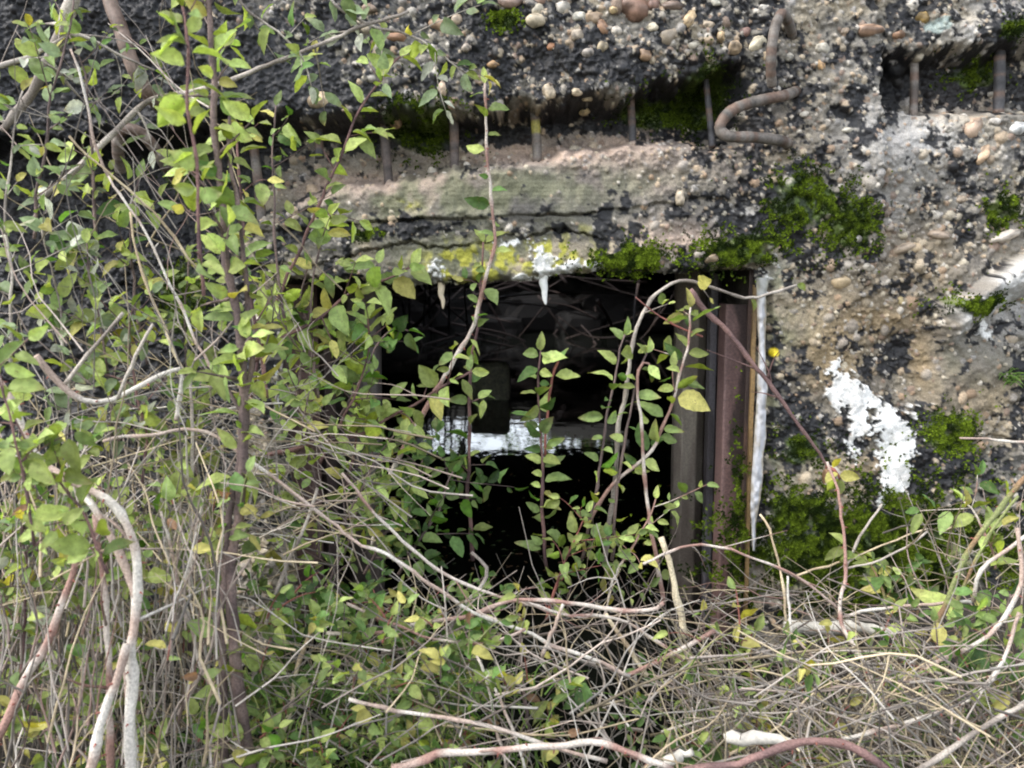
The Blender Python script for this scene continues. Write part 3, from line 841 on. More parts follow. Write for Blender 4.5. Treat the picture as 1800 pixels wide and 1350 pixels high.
# ------------------------------------------------------------------ lime drips under the lintel
def stalactite(px, y0, y1, r0, Yd, c, seed):
    T = Tubes(12); n = 40
    u = np.linspace(0, 1, n)
    p = np.array([P(px + 5 * (vnoise(np.array([k * 5.0]), np.array([seed * 9.1]), 771)[0] - .5), y0 + (y1 - y0) * k, Yd) for k in u])
    r_ = r0 * (1 - u) ** .55 * (.88 + .24 * vnoise(u * 9, np.full(n, seed * 3.3), 772)) + .8
    C = np.tile(np.array(c), (n, 1)) * (.85 + .2 * vnoise(u * 12, np.full(n, seed * 1.3), 773))[:, None]
    T.add(p, r_ * Yd / F, C)
    return T.build("stalactite", M_LIME, bunker)
stalactite(957, 468, 536, 9, 1.607, (.85, .84, .80), 1)["label"] = "thick white lime drip hanging from the lintel"
stalactite(777, 478, 543, 7, 1.612, (.66, .55, .40), 2)["label"] = "thin tan lime drip hanging from the lintel"

# ------------------------------------------------------------------ steel jambs and posts of the opening
def upright(name, parent, cols_, Ys, y0, y1, c0, c1, mat, seed, wob=1.0, streak=None):
    """vertical rolled/board piece: cols_ = px x-positions of its profile at y=700, Ys = their depths (a folded profile)"""
    n = 70
    zt = P(900, y0, Ys[0])[2]; zb = P(900, y1, Ys[0])[2]
    xs_ = []
    for a, d in zip(cols_, Ys):
        xs_.append(P(a, 700, d)[0])
    dense_x, dense_y = [], []
    for k in range(len(xs_) - 1):
        t = np.linspace(0, 1, 9, endpoint=(k == len(xs_) - 2))
        dense_x += list(xs_[k] + (xs_[k + 1] - xs_[k]) * t); dense_y += list(Ys[k] + (Ys[k + 1] - Ys[k]) * t)
    dense_x = np.array(dense_x); dense_y = np.array(dense_y); m = len(dense_x)
    zz = np.linspace(zt, zb, n)
    Xg = np.tile(dense_x, (n, 1)); Yg = np.tile(dense_y, (n, 1)); Zg = np.tile(zz[:, None], (1, m))
    nn = fbm(Xg * 1000 + seed * 50, Zg * 300, 30, 781 + seed, 4) - .5
    Yg = Yg + nn * .006 * wob; Xg = Xg + .002 * wob * (fbm(Zg * 1000, Zg * 0 + seed, 60, 791, 3) - .5)
    t = sstep(.36, .62, fbm(Xg * 1000, Zg * 180, 14, 801 + seed, 4))[..., None]
    C = np.array(c0) * (1 - t) + np.array(c1) * t
    if streak is not None: C = streak(Xg, Zg, C)
    i = np.arange(n * m).reshape(n, m)
    q = np.stack([i[:-1, :-1], i[:-1, 1:], i[1:, 1:], i[1:, :-1]], -1).reshape(-1, 4)
    return mesh_obj(name, np.stack([Xg, Yg, Zg], -1).reshape(-1, 3), [q], mat, parent, C.reshape(-1, 3))

def pxy(X, Z, Y): return proj(X, np.full_like(X, Y), Z)
def jamb_streak(X, Z, C):
    a, b = pxy(X, Z, 1.70)
    edge = 1292 - (b - 540) * .02 + 10 * np.sin(b / 45.0) + 9 * (fbm(a, b, 30, 821, 3) - .5)
    wet = sstep(-3, 3, a - edge)[..., None]
    return C * (1 - wet) + np.array((.045, .028, .025)) * wet
jamb = tag(empty("steel_jamb", P(1290, 1050, 1.68)), "rust brown steel channel jamb with white lime edge right of the opening", "door jamb", "steel jambs of the opening")
upright("web", jamb, (1260, 1272, 1309), (1.74, 1.69, 1.69), 533, 1120, (.135, .08, .072), (.18, .11, .10), M_STEEL, 1, .4, jamb_streak)
upright("flange", jamb, (1309, 1311, 1318), (1.692, 1.635, 1.635), 470, 1120, (.055, .036, .03), (.09, .05, .035), M_STEEL, 2, .5)
upright("inner_flange", jamb, (1240, 1246, 1258, 1263), (1.86, 1.80, 1.80, 1.84), 480, 1120, (.05, .042, .045), (.11, .10, .11), M_STEEL, 3, .6)
upright("rust_edge", jamb, (1317, 1319, 1326), (1.63, 1.615, 1.612), 500, 1120, (.20, .125, .05), (.12, .075, .03), M_STEEL, 4, .8)
# the white lime that has run down the arris
n = 150
ym = np.linspace(488, 968, n)
xl = np.interp(ym, [488, 520, 600, 690, 780, 850, 910, 968], [1330, 1330, 1333, 1331, 1325, 1321, 1319, 1323]) + 5 * (fbm(ym, ym * 0 + 3, 34, 831, 4) - .5)
xr = np.interp(ym, [488, 520, 600, 690, 780, 850, 910, 968], [1352, 1347, 1345, 1348, 1345, 1340, 1331, 1326]) + 6 * (fbm(ym, ym * 0 + 8, 40, 832, 4) - .5)
LV = []; 
for k in range(n):
    for f_ in np.linspace(0, 1, 9):
        d = 1.603 - .005 * math.sin(math.pi * f_) - .004 * f_ + .006 * (vnoise(np.array([ym[k] / 9]), np.array([f_ * 4]), 833)[0] - .5)
        LV.append(P(xl[k] + (xr[k] - xl[k]) * f_, ym[k], d))
LV = np.array(LV); i = np.arange(n * 9).reshape(n, 9)
LCc = np.array((.46, .46, .48)) * (.62 + .6 * fbm(LV[:, 0] * 1000, LV[:, 2] * 1000, 12, 835, 3))[:, None]
ed_ = np.tile(np.abs(np.linspace(-1, 1, 9)), n); st_ = sstep(.43, .60, .45 * fbm(LV[:, 0] * 4000, LV[:, 2] * 500, 14, 836, 4) + .3 * ed_ ** 2 + .25 * fbm(LV[:, 0] * 1000, LV[:, 2] * 1000, 9, 837, 3))[:, None]
LCc = LCc * (1 - .75 * st_) + .75 * st_ * np.array((.26, .21, .13))
topg = sstep(.545, .60, LV[:, 2])[:, None]
LCc = LCc * (1 - .6 * topg) + .6 * topg * np.array((.22, .22, .17))
mesh_obj("lime_coat", LV, [np.stack([i[:-1, :-1], i[:-1, 1:], i[1:, 1:], i[1:, :-1]], -1).reshape(-1, 4)], M_LIME, jamb, LCc)

jl = tag(empty("steel_jamb", P(530, 1050, 1.68)), "dark red brown steel jamb left of the opening, behind leafy twigs", "door jamb", "steel jambs of the opening")
upright("web", jl, (512, 548, 562), (1.69, 1.69, 1.75), 500, 1120, (.085, .05, .045), (.14, .085, .075), M_STEEL, 11, .5)
upright("flange", jl, (494, 500, 512), (1.63, 1.635, 1.692), 480, 1120, (.07, .05, .045), (.12, .08, .065), M_STEEL, 12, .5)
upright("inner_flange", jl, (562, 572, 590), (1.80, 1.79, 1.84), 480, 1120, (.05, .036, .034), (.08, .055, .05), M_STEEL, 13, .5)
upright("lime_coat", jl, (480, 487, 494), (1.604, 1.590, 1.606), 640, 725, (.4, .4, .4), (.7, .7, .7), M_LIME, 14, 2.5)

def post_cols(X, Z, C):
    b = pxy(X, Z, 1.9)[1]
    r_ = sstep(760, 960, b + 60 * (fbm(X * 1000, Z * 300, 20, 841, 3) - .5))[..., None] * .7
    return C * (1 - r_) + np.array((.10, .075, .06)) * r_
p1 = upright("weathered_post", None, (1182, 1186, 1200, 1226, 1238, 1244), (2.05, 1.93, 1.90, 1.90, 1.92, 2.05), 470, 1120, (.17, .14, .115), (.25, .215, .175), M_WOOD, 21, 1.2, post_cols)
tag(p1, "grey weathered post standing inside the right steel jamb", "post", "weathered posts inside the opening")
p2 = upright("weathered_post", None, (606, 612, 640, 662, 668, 672), (2.05, 1.92, 1.90, 1.90, 1.92, 2.05), 470, 1120, (.13, .115, .11), (.2, .18, .17), M_WOOD, 22, 1.2, post_cols)
tag(p2, "grey weathered post standing inside the left steel jamb, half behind leaves", "post", "weathered posts inside the opening")

# ------------------------------------------------------------------ inside the bunker
def rough_block(name, c, s, colr, label, cat, seed, group=None, mat=None):
    V = IV.copy()
    V = np.sign(V) * np.abs(V) ** .28
    V = V / np.abs(V).max()
    n = fbm(V[:, 0] * 2 + seed, V[:, 1] * 2 + V[:, 2] * 2.3, 1.0, 851 + seed, 3) - .5
    V = V * (1 + .12 * n)[:, None] * np.array(s) + np.array(c)
    C = np.array(colr) * (.7 + .6 * fbm(V[:, 0] * 9, V[:, 2] * 9, 1, 861, 3))[:, None]
    o = mesh_obj(name, V, [IF], mat or M_CONC, None, C, False)
    return tag(o, label, cat, group)
rough_block("concrete_block", (P(862, 660, 4.9)[0], 4.95, .01), (.10, .09, .13), (.70, .69, .55), "pale square concrete block standing in the dark water", "block", 3)
rub = [(-1.2, 10.2, .05, .35), (-.5, 10.5, .12, .4), (.3, 10.3, .1, .42), (1.0, 10.4, .14, .36), (.7, 9.9, .02, .25), (-.1, 9.8, 0, .22), (1.5, 10.0, .1, .3)]
V_, F_, C_ = [], [], []
for k, (a, b, c, s) in enumerate(rub):
    V = np.sign(IV) * np.abs(IV) ** .5
    V = V * (1 + .5 * (fbm(IV[:, 0] * 2 + k, IV[:, 1] * 2 + IV[:, 2] * 2, 1, 871 + k, 3) - .5))[:, None] * s * np.array((1, .8, .6)) + np.array((a, b, c))
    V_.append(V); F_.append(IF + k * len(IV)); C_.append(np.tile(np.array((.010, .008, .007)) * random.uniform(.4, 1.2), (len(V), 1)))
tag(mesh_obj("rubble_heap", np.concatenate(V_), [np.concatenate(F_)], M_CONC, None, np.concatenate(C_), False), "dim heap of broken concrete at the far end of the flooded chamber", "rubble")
T = Tubes(5)
for k in range(70):
    a = np.array([random.uniform(-.9, 1.6), random.uniform(7.6, 10.4), random.uniform(-.05, .5)])
    d = unit(np.array([random.gauss(0, 1), random.gauss(0, .6), random.gauss(0, .45)])) * random.uniform(.5, 1.6)
    pts = resample([a, a + d * .5 + .06 * rv(), a + d + .08 * rv()], 12)
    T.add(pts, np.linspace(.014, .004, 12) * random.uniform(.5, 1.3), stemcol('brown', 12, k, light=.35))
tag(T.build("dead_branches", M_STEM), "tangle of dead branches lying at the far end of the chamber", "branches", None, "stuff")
for k in range(11):
    T = Tubes(8); x = -1.12 + k * .075 + random.uniform(-.02, .02); y = random.uniform(7.2, 7.29)
    T.add(resample([(x, y, .78), (x + random.uniform(-.02, .02), y, .5), (x + random.uniform(-.03, .03), y + .03, random.uniform(.12, .3))], 12), .008, RB[2])
    T.build("rebar", M_STEEL, bunker)
for k, x in enumerate((-.86, -.72, -.60, -.44)):
    T = Tubes(8); T.add(resample([(x, 7.25, .80), (x + .02, 9, .79), (x, 11.45, .80)], 14), .011, RB[2]); T.build("rebar", M_STEEL, bunker)
for k, y in enumerate((8.1, 9.0)):
    T = Tubes(8); T.add(resample([(-1.2, y, .815), (-.6, y, .81), (-.25, y, .812)], 10), .01, RB[2]); T.build("rebar", M_STEEL, bunker)
# shrub that overhangs the roof hole (seen mirrored in the water)
T = Tubes(5); L = Leaves()
sh = tag(empty("overhanging_shrub", (0.3, 9.8, .92)), "thin leafy shrub over the far roof hole, seen mirrored in the dark water", "shrub")
for k in range(70):
    far = k % 3
    a = np.array([random.uniform(.5, 1.2) if random.random() < .85 else random.uniform(-.9, .2), 9.8 + random.random() * .3, .92]) if far else np.array([random.uniform(-.8, 1.0), 7.60, .925])
    d = np.array([random.gauss(0, .4), random.uniform(-.9, .1), random.uniform(.05, .7)]) if far else np.array([random.gauss(0, .3), random.uniform(.05, .55), random.uniform(-.12, .2)])
    pts = resample([a, a + d * .5 + .08 * rv(), a + d + .1 * rv()], 14)
    T.add(pts, np.linspace(.012, .003, 14), stemcol('brown', 14, k))
    leaves_along(L, pts, .035, .075, PAL_D, start=.15)
T.build("stem", M_STEM, sh); L.build("foliage", sh)
# flakes floating on the water
L = Leaves()
for k in range(420):
    px, py = random.uniform(640, 1190), random.uniform(740, 1050)
    ang = PITCH + math.atan((py - 675) / F); Y = (.63 - WATER_Z) / math.tan(ang)
    p = P(px, py, Y); p[2] = WATER_Z + .002
    a = random.random() * 6.28
    L.add(p, np.array([math.cos(a), math.sin(a), 0]), np.array([0, 0, 1.0]), random.uniform(.008, .022), LC[random.choice(('sage', 'brown', 'dark', 'brown'))], .8)
tag(L.build("floating_flakes"), "specks of leaf litter floating on the dark water", "litter", None, "stuff")

# ------------------------------------------------------------------ moss cushions on the wall
def moss_mesh(cx, cy, rx, ry, bright, cnt, label, k):
    rg = np.random.default_rng(900 + k)
    n = int(cnt * 2.4)
    a = rg.normal(0, .6, n); b = rg.normal(0, .6, n)
    px = cx + a * rx * 1.15; py = cy + b * ry * 1.15
    nz_ = fbm(px.astype(np.float32), py.astype(np.float32), 20, 441, 4)
    ok = (nz_ > .36 + .10 * np.minimum(1.5, np.hypot(a, b) ** 2))
    px, py = px[ok], py[ok]
    s = YW / F
    ii = []
    X = []; 
    for u, v in zip(px, py):
        X.append(wall_at(u, v))
    X = np.array(X); n = len(X)
    V, Fq, C = [], [], []
    cl = fbm(px, py, 16, 921, 3)
    NB = 5
    ang = rg.random((n, NB)) * 6.28; tilt = .35 + .75 * rg.random((n, NB)); ln = (1.35 if cnt > 3000 else 1.0) * (.0022 + .0026 * rg.random((n, NB)))
    w_ = .0011 + .0008 * rg.random((n, NB))
    d = np.stack([np.cos(ang) * np.sin(tilt), -np.cos(tilt), np.sin(ang) * np.sin(tilt)], -1)
    d[..., 2] += .15
    sdv = np.stack([-np.sin(ang), np.zeros_like(ang), np.cos(ang)], -1)
    b0 = X[:, None] + np.array([0, .001, 0])
    lift = (.004 * sstep(.35, .7, cl))[:, None, None] * np.array([0, -1, .3])
    b0 = b0 + lift
    v0 = b0 - sdv * w_[..., None]; v1 = b0 + sdv * w_[..., None]; v2 = b0 + d * ln[..., None]
    VV = np.stack([v0, v1, v2], 2).reshape(-1, 3)
    FF = np.arange(len(VV)).reshape(-1, 3)
    dk = np.array((.016, .028, .004)); br = np.array((.17, .24, .018))
    t = np.clip(bright * 1.25 * sstep(.36, .66, cl), 0, 1)[:, None] * (.35 + .9 * rg.random((n, 1)))* np.ones((1, NB))
    cc = dk + (br - dk) * np.clip(t, 0, 1)[..., None]
    CC = np.repeat(cc.reshape(-1, 3), 3, axis=0)
    o = mesh_obj("moss_cushion", VV, [FF], M_MOSS, None, CC, False)
    tag(o, label, "moss", "moss cushions on the wall")
for k, m_ in enumerate(MOSS):
    moss_mesh(*m_, k)

# a tuft of grass growing out of the wall
L = Tubes(4); gb = wall_at(1770, 668)
for k in range(26):
    d = unit(np.array([random.gauss(0, .6), -.5 - random.random() * .5, .5 + random.random()])) * random.uniform(.03, .055)
    u = np.linspace(0, 1, 7)[:, None]
    L.add(gb + np.array([random.gauss(0, .006), 0, random.gauss(0, .004)]) + d * u + np.array([0, -.01, -.025]) * u ** 2, np.linspace(.0012, .0003, 7), np.array((.13, .22, .05)) * random.uniform(.7, 1.2), False)
tag(L.build("grass_tuft", M_MOSS), "small tuft of green grass sprouting from the right wall", "grass tuft")

#VEGETATION
BR = "bramble cane"
# --- tall leafy saplings, right and centre of the opening -------------------------------------------------
plant("leafy_sapling", "tall bright leaved sapling crossing the recess, its top leaf tuft highest against the pebbly wall", "sapling",
      [(420, 760), (455, 640), (495, 500), (520, 450), (550, 390), (580, 320), (610, 240), (640, 180), (670, 140), (690, 115), (706, 100)], (1.30, 1.36), (4, 1.8), 'purple', (24, 52, 'B', .35), (4, 70, 26, 44, 'B', .5))
plant("bramble_cane", "long pink and white mottled cane slanting up across the dark opening to the recess", BR,
      [(655, 960), (668, 890), (690, 830), (720, 770), (760, 700), (795, 640), (830, 570), (850, 500), (867, 440), (868, 408), (863, 330), (856, 250), (853, 190), (852, 145)], (1.40, 1.44), (5.5, 2.2), 'bramble', (30, 40, 'G', .48), None, None, True)
plant("thin_stem", "thin dark purple stem hanging straight down through the opening, left of the water glare", "stem",
      [(832, 985), (825, 880), (822, 780), (828, 650), (838, 580), (848, 500), (852, 430)], (1.42, 1.44), (4, 1.8), 'purple', (36, 44, 'G', .1), (3, 45, 18, 30, 'G'))
plant("leafy_sapling", "upright shoot with rounded leaves on both sides standing before the water glare", "sapling",
      [(960, 1000), (950, 900), (952, 830), (950, 760), (950, 680), (952, 612)], (1.36, 1.38), (4, 1.5), 'purple', (13, 46, 'G', .05))
plant("thin_stem", "red tipped short stem leaning right beside the rounded leafy shoot", "stem",
      [(958, 800), (962, 720), (968, 670), (979, 634)], (1.37, 1.38), (2.5, 2.2), 'red', (60, 40, 'G', .1))
plant("leafy_sapling", "slender shoot with small toothed leaves left of the arching grey cane", "sapling",
      [(1022, 985), (1040, 890), (1062, 770), (1083, 650), (1098, 588)], (1.36, 1.38), (3.2, 1.5), 'brown', (21, 42, 'G', .05))
plant("bramble_cane", "bare grey cane arching over to the right across the steel jamb", BR,
      [(1062, 990), (1072, 900), (1082, 800), (1098, 690), (1114, 600), (1138, 540), (1163, 508), (1198, 491), (1240, 504), (1290, 519), (1330, 523), (1370, 513), (1405, 498)], (1.40, 1.50), (5, 2.4), 'grey', (110, 38, 'G', .1), (2, 40, 40, 20, 'A', .3))
plant("thin_stem", "brown upright stem with few leaves right of the grey arching cane", "stem",
      [(1166, 1060), (1150, 960), (1140, 880), (1130, 780), (1124, 690), (1126, 645), (1136, 634), (1146, 650)], (1.37, 1.40), (4.5, 2.2), 'bramble', (80, 38, 'G', .1))
plant("thin_stem", "thin brown stem standing between the two leafy shoots near the right jamb", "stem",
      [(1076, 985), (1084, 860), (1104, 740), (1120, 660), (1135, 618)], (1.38, 1.40), (3.5, 1.8), 'brown', (32, 42, 'G', .05))
plant("leafy_sapling", "leafy shoot curving up along the weathered post with large pale leaves at its top", "sapling",
      [(1030, 925), (1080, 850), (1140, 795), (1172, 740), (1190, 690), (1202, 620), (1213, 540)], (1.38, 1.42), (4, 1.8), 'bramble', (16, 50, 'G', .3), (3, 50, 22, 42, 'Y', .6))
plant("thin_stem", "short red twig pointing left across the upper right of the opening", "stem",
      [(1235, 592), (1190, 575), (1155, 552), (1120, 521)], (1.42, 1.42), (2, 1.2), 'red')
plant("dry_stem", "flat dry purple strip lying aslant over the right steel jamb", "stem",
      [(1480, 870), (1452, 815), (1400, 740), (1352, 672), (1322, 640), (1280, 590), (1240, 545), (1211, 507)], (1.46, 1.50), (2.5, 5.5), 'rustpink')
plant("leafy_branch", "leafy purple branch reaching right across the left half of the opening", "branch",
      [(470, 800), (540, 788), (600, 775), (640, 760), (690, 730), (740, 704), (790, 676), (832, 654)], (1.30, 1.34), (4.5, 2), 'purple', (20, 50, 'Y', .1), (5, 70, 24, 42, 'Y', .2))
plant("leafy_branch", "leafy branch rising to a red bud tuft just under the lintel", "branch",
      [(440, 640), (500, 592), (560, 560), (600, 526), (640, 501), (690, 483), (722, 468)], (1.28, 1.34), (4, 1.8), 'purple', (22, 56, 'Y', .1), (5, 60, 22, 48, 'Y', .2))
plant("leafy_branch", "short leafy side branch with dark leaves inside the opening's upper left", "branch",
      [(600, 730), (640, 650), (660, 605), (690, 575), (715, 580)], (1.42, 1.45), (2.5, 1.5), 'brown', (22, 40, 'D', .1), (3, 50, 20, 36, 'D', .2))

# --- small leaved bush at the left foot of the opening --------------------------------------------------
for k, (a, lab) in enumerate([([(640, 1010), (680, 930), (720, 850), (750, 790)], "dense small leaved bush filling the lower left of the opening, tallest shoot"),
                              ([(700, 1010), (745, 940), (775, 880), (800, 830)], "small leaved shoot nearest the water glare at the lower left of the opening"),
                              ([(600, 990), (625, 900), (650, 820), (660, 740)], "small leaved bush before the left weathered post")]):
    plant("small_leaved_bush", lab, "bush", a, (1.36, 1.40), (3.5, 1.6), 'brown', (14, 36, 'D', .1), (5 if k == 2 else 9, 85, 13, 36, 'G' if k == 2 else 'D'), "small leaved bushes at the opening's left foot")
plant("small_leaved_bush", "low bush of small leaves left of the thin purple stem's foot", "bush", [(560, 1060), (600, 980), (640, 900), (690, 860)], (1.30, 1.34), (3, 1.5), 'brown', (18, 34, 'D', .1), (9, 90, 14, 34, 'G'))
plant("small_leaved_bush", "yellow green bushy twigs low in the middle of the opening, over the stalks", "bush", [(960, 1090), (985, 1010), (1010, 950), (1030, 900)], (1.30, 1.34), (3, 1.4), 'red', (16, 34, 'Y', .1), (9, 85, 15, 32, 'G'))
plant("small_leaved_bush", "sparse twiggy bush low right of centre, in front of the weathered post", "bush", [(1060, 1090), (1085, 1010), (1120, 950), (1150, 880)], (1.30, 1.35), (3, 1.4), 'bramble', (26, 34, 'Y', .1), (6, 90, 20, 32, 'G'))

# --- left thicket ---------------------------------------------------------------------------------------
plant("leafy_sapling", "tall twin stemmed sapling with yellow green leaves, rising past the top edge", "sapling",
      [(446, 1390), (436, 1290), (420, 1190), (412, 1100), (408, 1020), (418, 900), (428, 770), (428, 650), (412, 540), (396, 440), (388, 330), (380, 230), (378, 130), (366, -30)], (.97, 1.02), (12, 5), 'brown', (30, 58, 'Y', .45), (16, 85, 26, 54, 'Y', .45),
      extra=[([(400, 1390), (392, 1250), (388, 1100), (398, 960), (412, 850), (432, 700), (440, 560), (424, 420), (412, 300), (396, 205)], 9, 3)])
plant("leafy_sapling", "blurred lime leaved sapling tip rising to the top edge, left of the twin stems", "sapling",
      [(360, 520), (345, 400), (338, 290), (332, 190), (326, 100), (318, 10), (312, -40)], (.82, .84), (4, 2.5), 'purple', (26, 60, 'B', .3), (4, 60, 26, 52, 'Y', .1))
plant("leafy_sapling", "leafy purple stem right of the twin stems, before the crack in the lintel", "sapling",
      [(470, 700), (455, 600), (440, 520), (430, 420), (420, 300), (404, 215)], (1.15, 1.18), (4, 2), 'purple', (24, 46, 'Y', .05), (6, 60, 22, 42, 'Y', .1))
LEFT = [  # label, path, Y, palette, leaf, twigs
    ("grey leaved willow shoot at the top left corner", [(60, 420), (70, 300), (85, 180), (110, 90), (130, -10)], 1.15, 'S', 40, 5),
    ("yellowing shoot left of the thick rusty bar", [(170, 420), (165, 300), (160, 200), (150, 120), (120, 60)], 1.2, 'S', 36, 4),
    ("pale leaved shoot along the left edge, upper half", [(20, 640), (16, 520), (10, 380), (25, 260), (40, 160)], 1.05, 'S', 42, 9),
    ("drooping green shoot under the bent grey hook", [(260, 640), (240, 540), (230, 450), (235, 370), (250, 310)], 1.2, 'Y', 44, 8),
    ("sage leaved shoot at mid left, before the black wall", [(110, 780), (120, 660), (110, 560), (90, 470), (70, 400)], 1.1, 'S', 48, 12),
    ("bushy shoot with rounded leaves left of the black gap", [(200, 800), (190, 700), (180, 600), (160, 500), (150, 430)], 1.1, 'S', 46, 11),
    ("leafy shoot between the black gap and the twin stems", [(345, 840), (340, 740), (330, 640), (325, 540), (330, 450)], 1.18, 'Y', 44, 11),
    ("bright leaved foreground shoot at the left edge, half way down", [(60, 960), (50, 860), (30, 760), (12, 690), (-10, 620)], .78, 'B', 66, 5),
    ("large leaved blurred shoot at lower left above the thick canes", [(190, 1010), (150, 920), (110, 860), (60, 800), (20, 720)], .80, 'B', 62, 6),
    ("shoot with green and tan leaves low on the left edge", [(30, 1240), (40, 1120), (50, 1010), (40, 930), (55, 840)], .95, 'S', 50, 7),
    ("leafy shoot right of the thick white canes", [(320, 1130), (300, 1010), (290, 900), (270, 820), (262, 740)], 1.05, 'Y', 44, 12),
    ("small leaved shoot left of the twin stems' lower half", [(370, 1060), (365, 960), (360, 870), (350, 800), (352, 720)], 1.12, 'Y', 42, 12),
    ("green shoot between the twin stems and the left jamb", [(500, 1050), (500, 950), (490, 850), (480, 760), (490, 690)], 1.2, 'Y', 42, 10),
    ("yellow leaved shoot crossing the left jamb low down", [(560, 980), (560, 900), (550, 830), (530, 760), (545, 690)], 1.25, 'Y', 42, 5),
    ("leafy shoot before the left weathered post", [(610, 860), (620, 780), (625, 700), (622, 640), (630, 580)], 1.32, 'G', 42, 4),
    ("thin leaved shoot across the left end of the lintel", [(560, 700), (550, 620), (548, 540), (555, 470), (575, 400)], 1.3, 'Y', 44, 3),
    ("yellow green shoot hiding the top of the left jamb", [(520, 720), (530, 650), (538, 580), (530, 520), (545, 470)], 1.3, 'Y', 46, 9),
    ("leafy lime shoot leaning over the left third of the opening", [(560, 820), (600, 740), (630, 680), (650, 620), (645, 560)], 1.3, 'Y', 46, 10),
    ("rounded yellow green shoot before the left post's lower half", [(590, 960), (610, 900), (640, 850), (668, 800), (690, 770)], 1.28, 'Y', 42, 8),
    ("bushy sage shoot between the tall sapling and the left edge, mid height", [(250, 860), (255, 770), (240, 680), (225, 600), (235, 540)], 1.08, 'S', 46, 10),
    ("sage shoot low between the thick white canes and the left edge", [(70, 1060), (85, 980), (95, 900), (120, 830), (150, 780)], 1.0, 'S', 46, 9),
    ("sparse shoot before the left rebar stubs", [(500, 560), (490, 460), (484, 370), (480, 290), (486, 190)], 1.28, 'G', 40, 4),
    ("low green shoot by the thick white canes' foot", [(130, 1330), (140, 1240), (150, 1160), (160, 1090), (150, 1020)], .95, 'G', 46, 5),
]
for k, (lab, path, Y, pal, size, nt_) in enumerate(LEFT):
    plant("leafy_shoot", lab, "shoot", path, (Y, Y + .03), (3.2, 1.5), random.choice(('brown', 'grey', 'purple')), (30, size, pal, .1), (nt_, 85, 22, size * .92, pal, .05), "leafy shoots of the left thicket")

# hanging willow twigs over the top edge
plant("willow_branch", "bare grey branch slanting down from the top edge across the left recess", "branch",
      [(720, 20), (640, 45), (600, 66), (530, 96), (470, 116), (400, 143), (340, 160), (285, 172), (252, 184), (215, 222), (170, 262), (110, 322), (70, 350)], (1.36, 1.30), (3, 6), 'grey', None, (6, 120, 26, 44, 'S', .05))
plant("willow_branch", "thin branch with hanging pale narrow leaves at the top, left of centre", "branch",
      [(560, -30), (600, 20), (660, 48), (720, 62), (770, 92), (820, 130)], (1.34, 1.38), (3, 1.4), 'grey', (22, 40, 'S', .1), (6, 90, 24, 40, 'S', .05))
plant("willow_branch", "leafy twig drooping from the top edge beside the lime leaved tip", "branch",
      [(400, -30), (440, 25), (490, 60), (530, 100), (545, 150)], (1.3, 1.34), (3, 1.4), 'grey', (26, 40, 'S', .1), (3, 80, 24, 40, 'S', .05))
plant("willow_branch", "grey leafless limb crossing the top left corner", "branch", [(140, -30), (118, 30), (100, 80), (60, 150), (0, 230)], (1.25, 1.3), (13, 7), 'grey', None, (3, 100, 30, 40, 'S', .2))
plant("willow_branch", "slender limb with grey leaves along the top left edge", "branch", [(-20, 120), (40, 105), (90, 78), (140, 60), (215, 95), (270, 120)], (1.2, 1.28), (5, 2), 'grey', (34, 42, 'S', .1), (7, 80, 26, 40, 'S', .1))

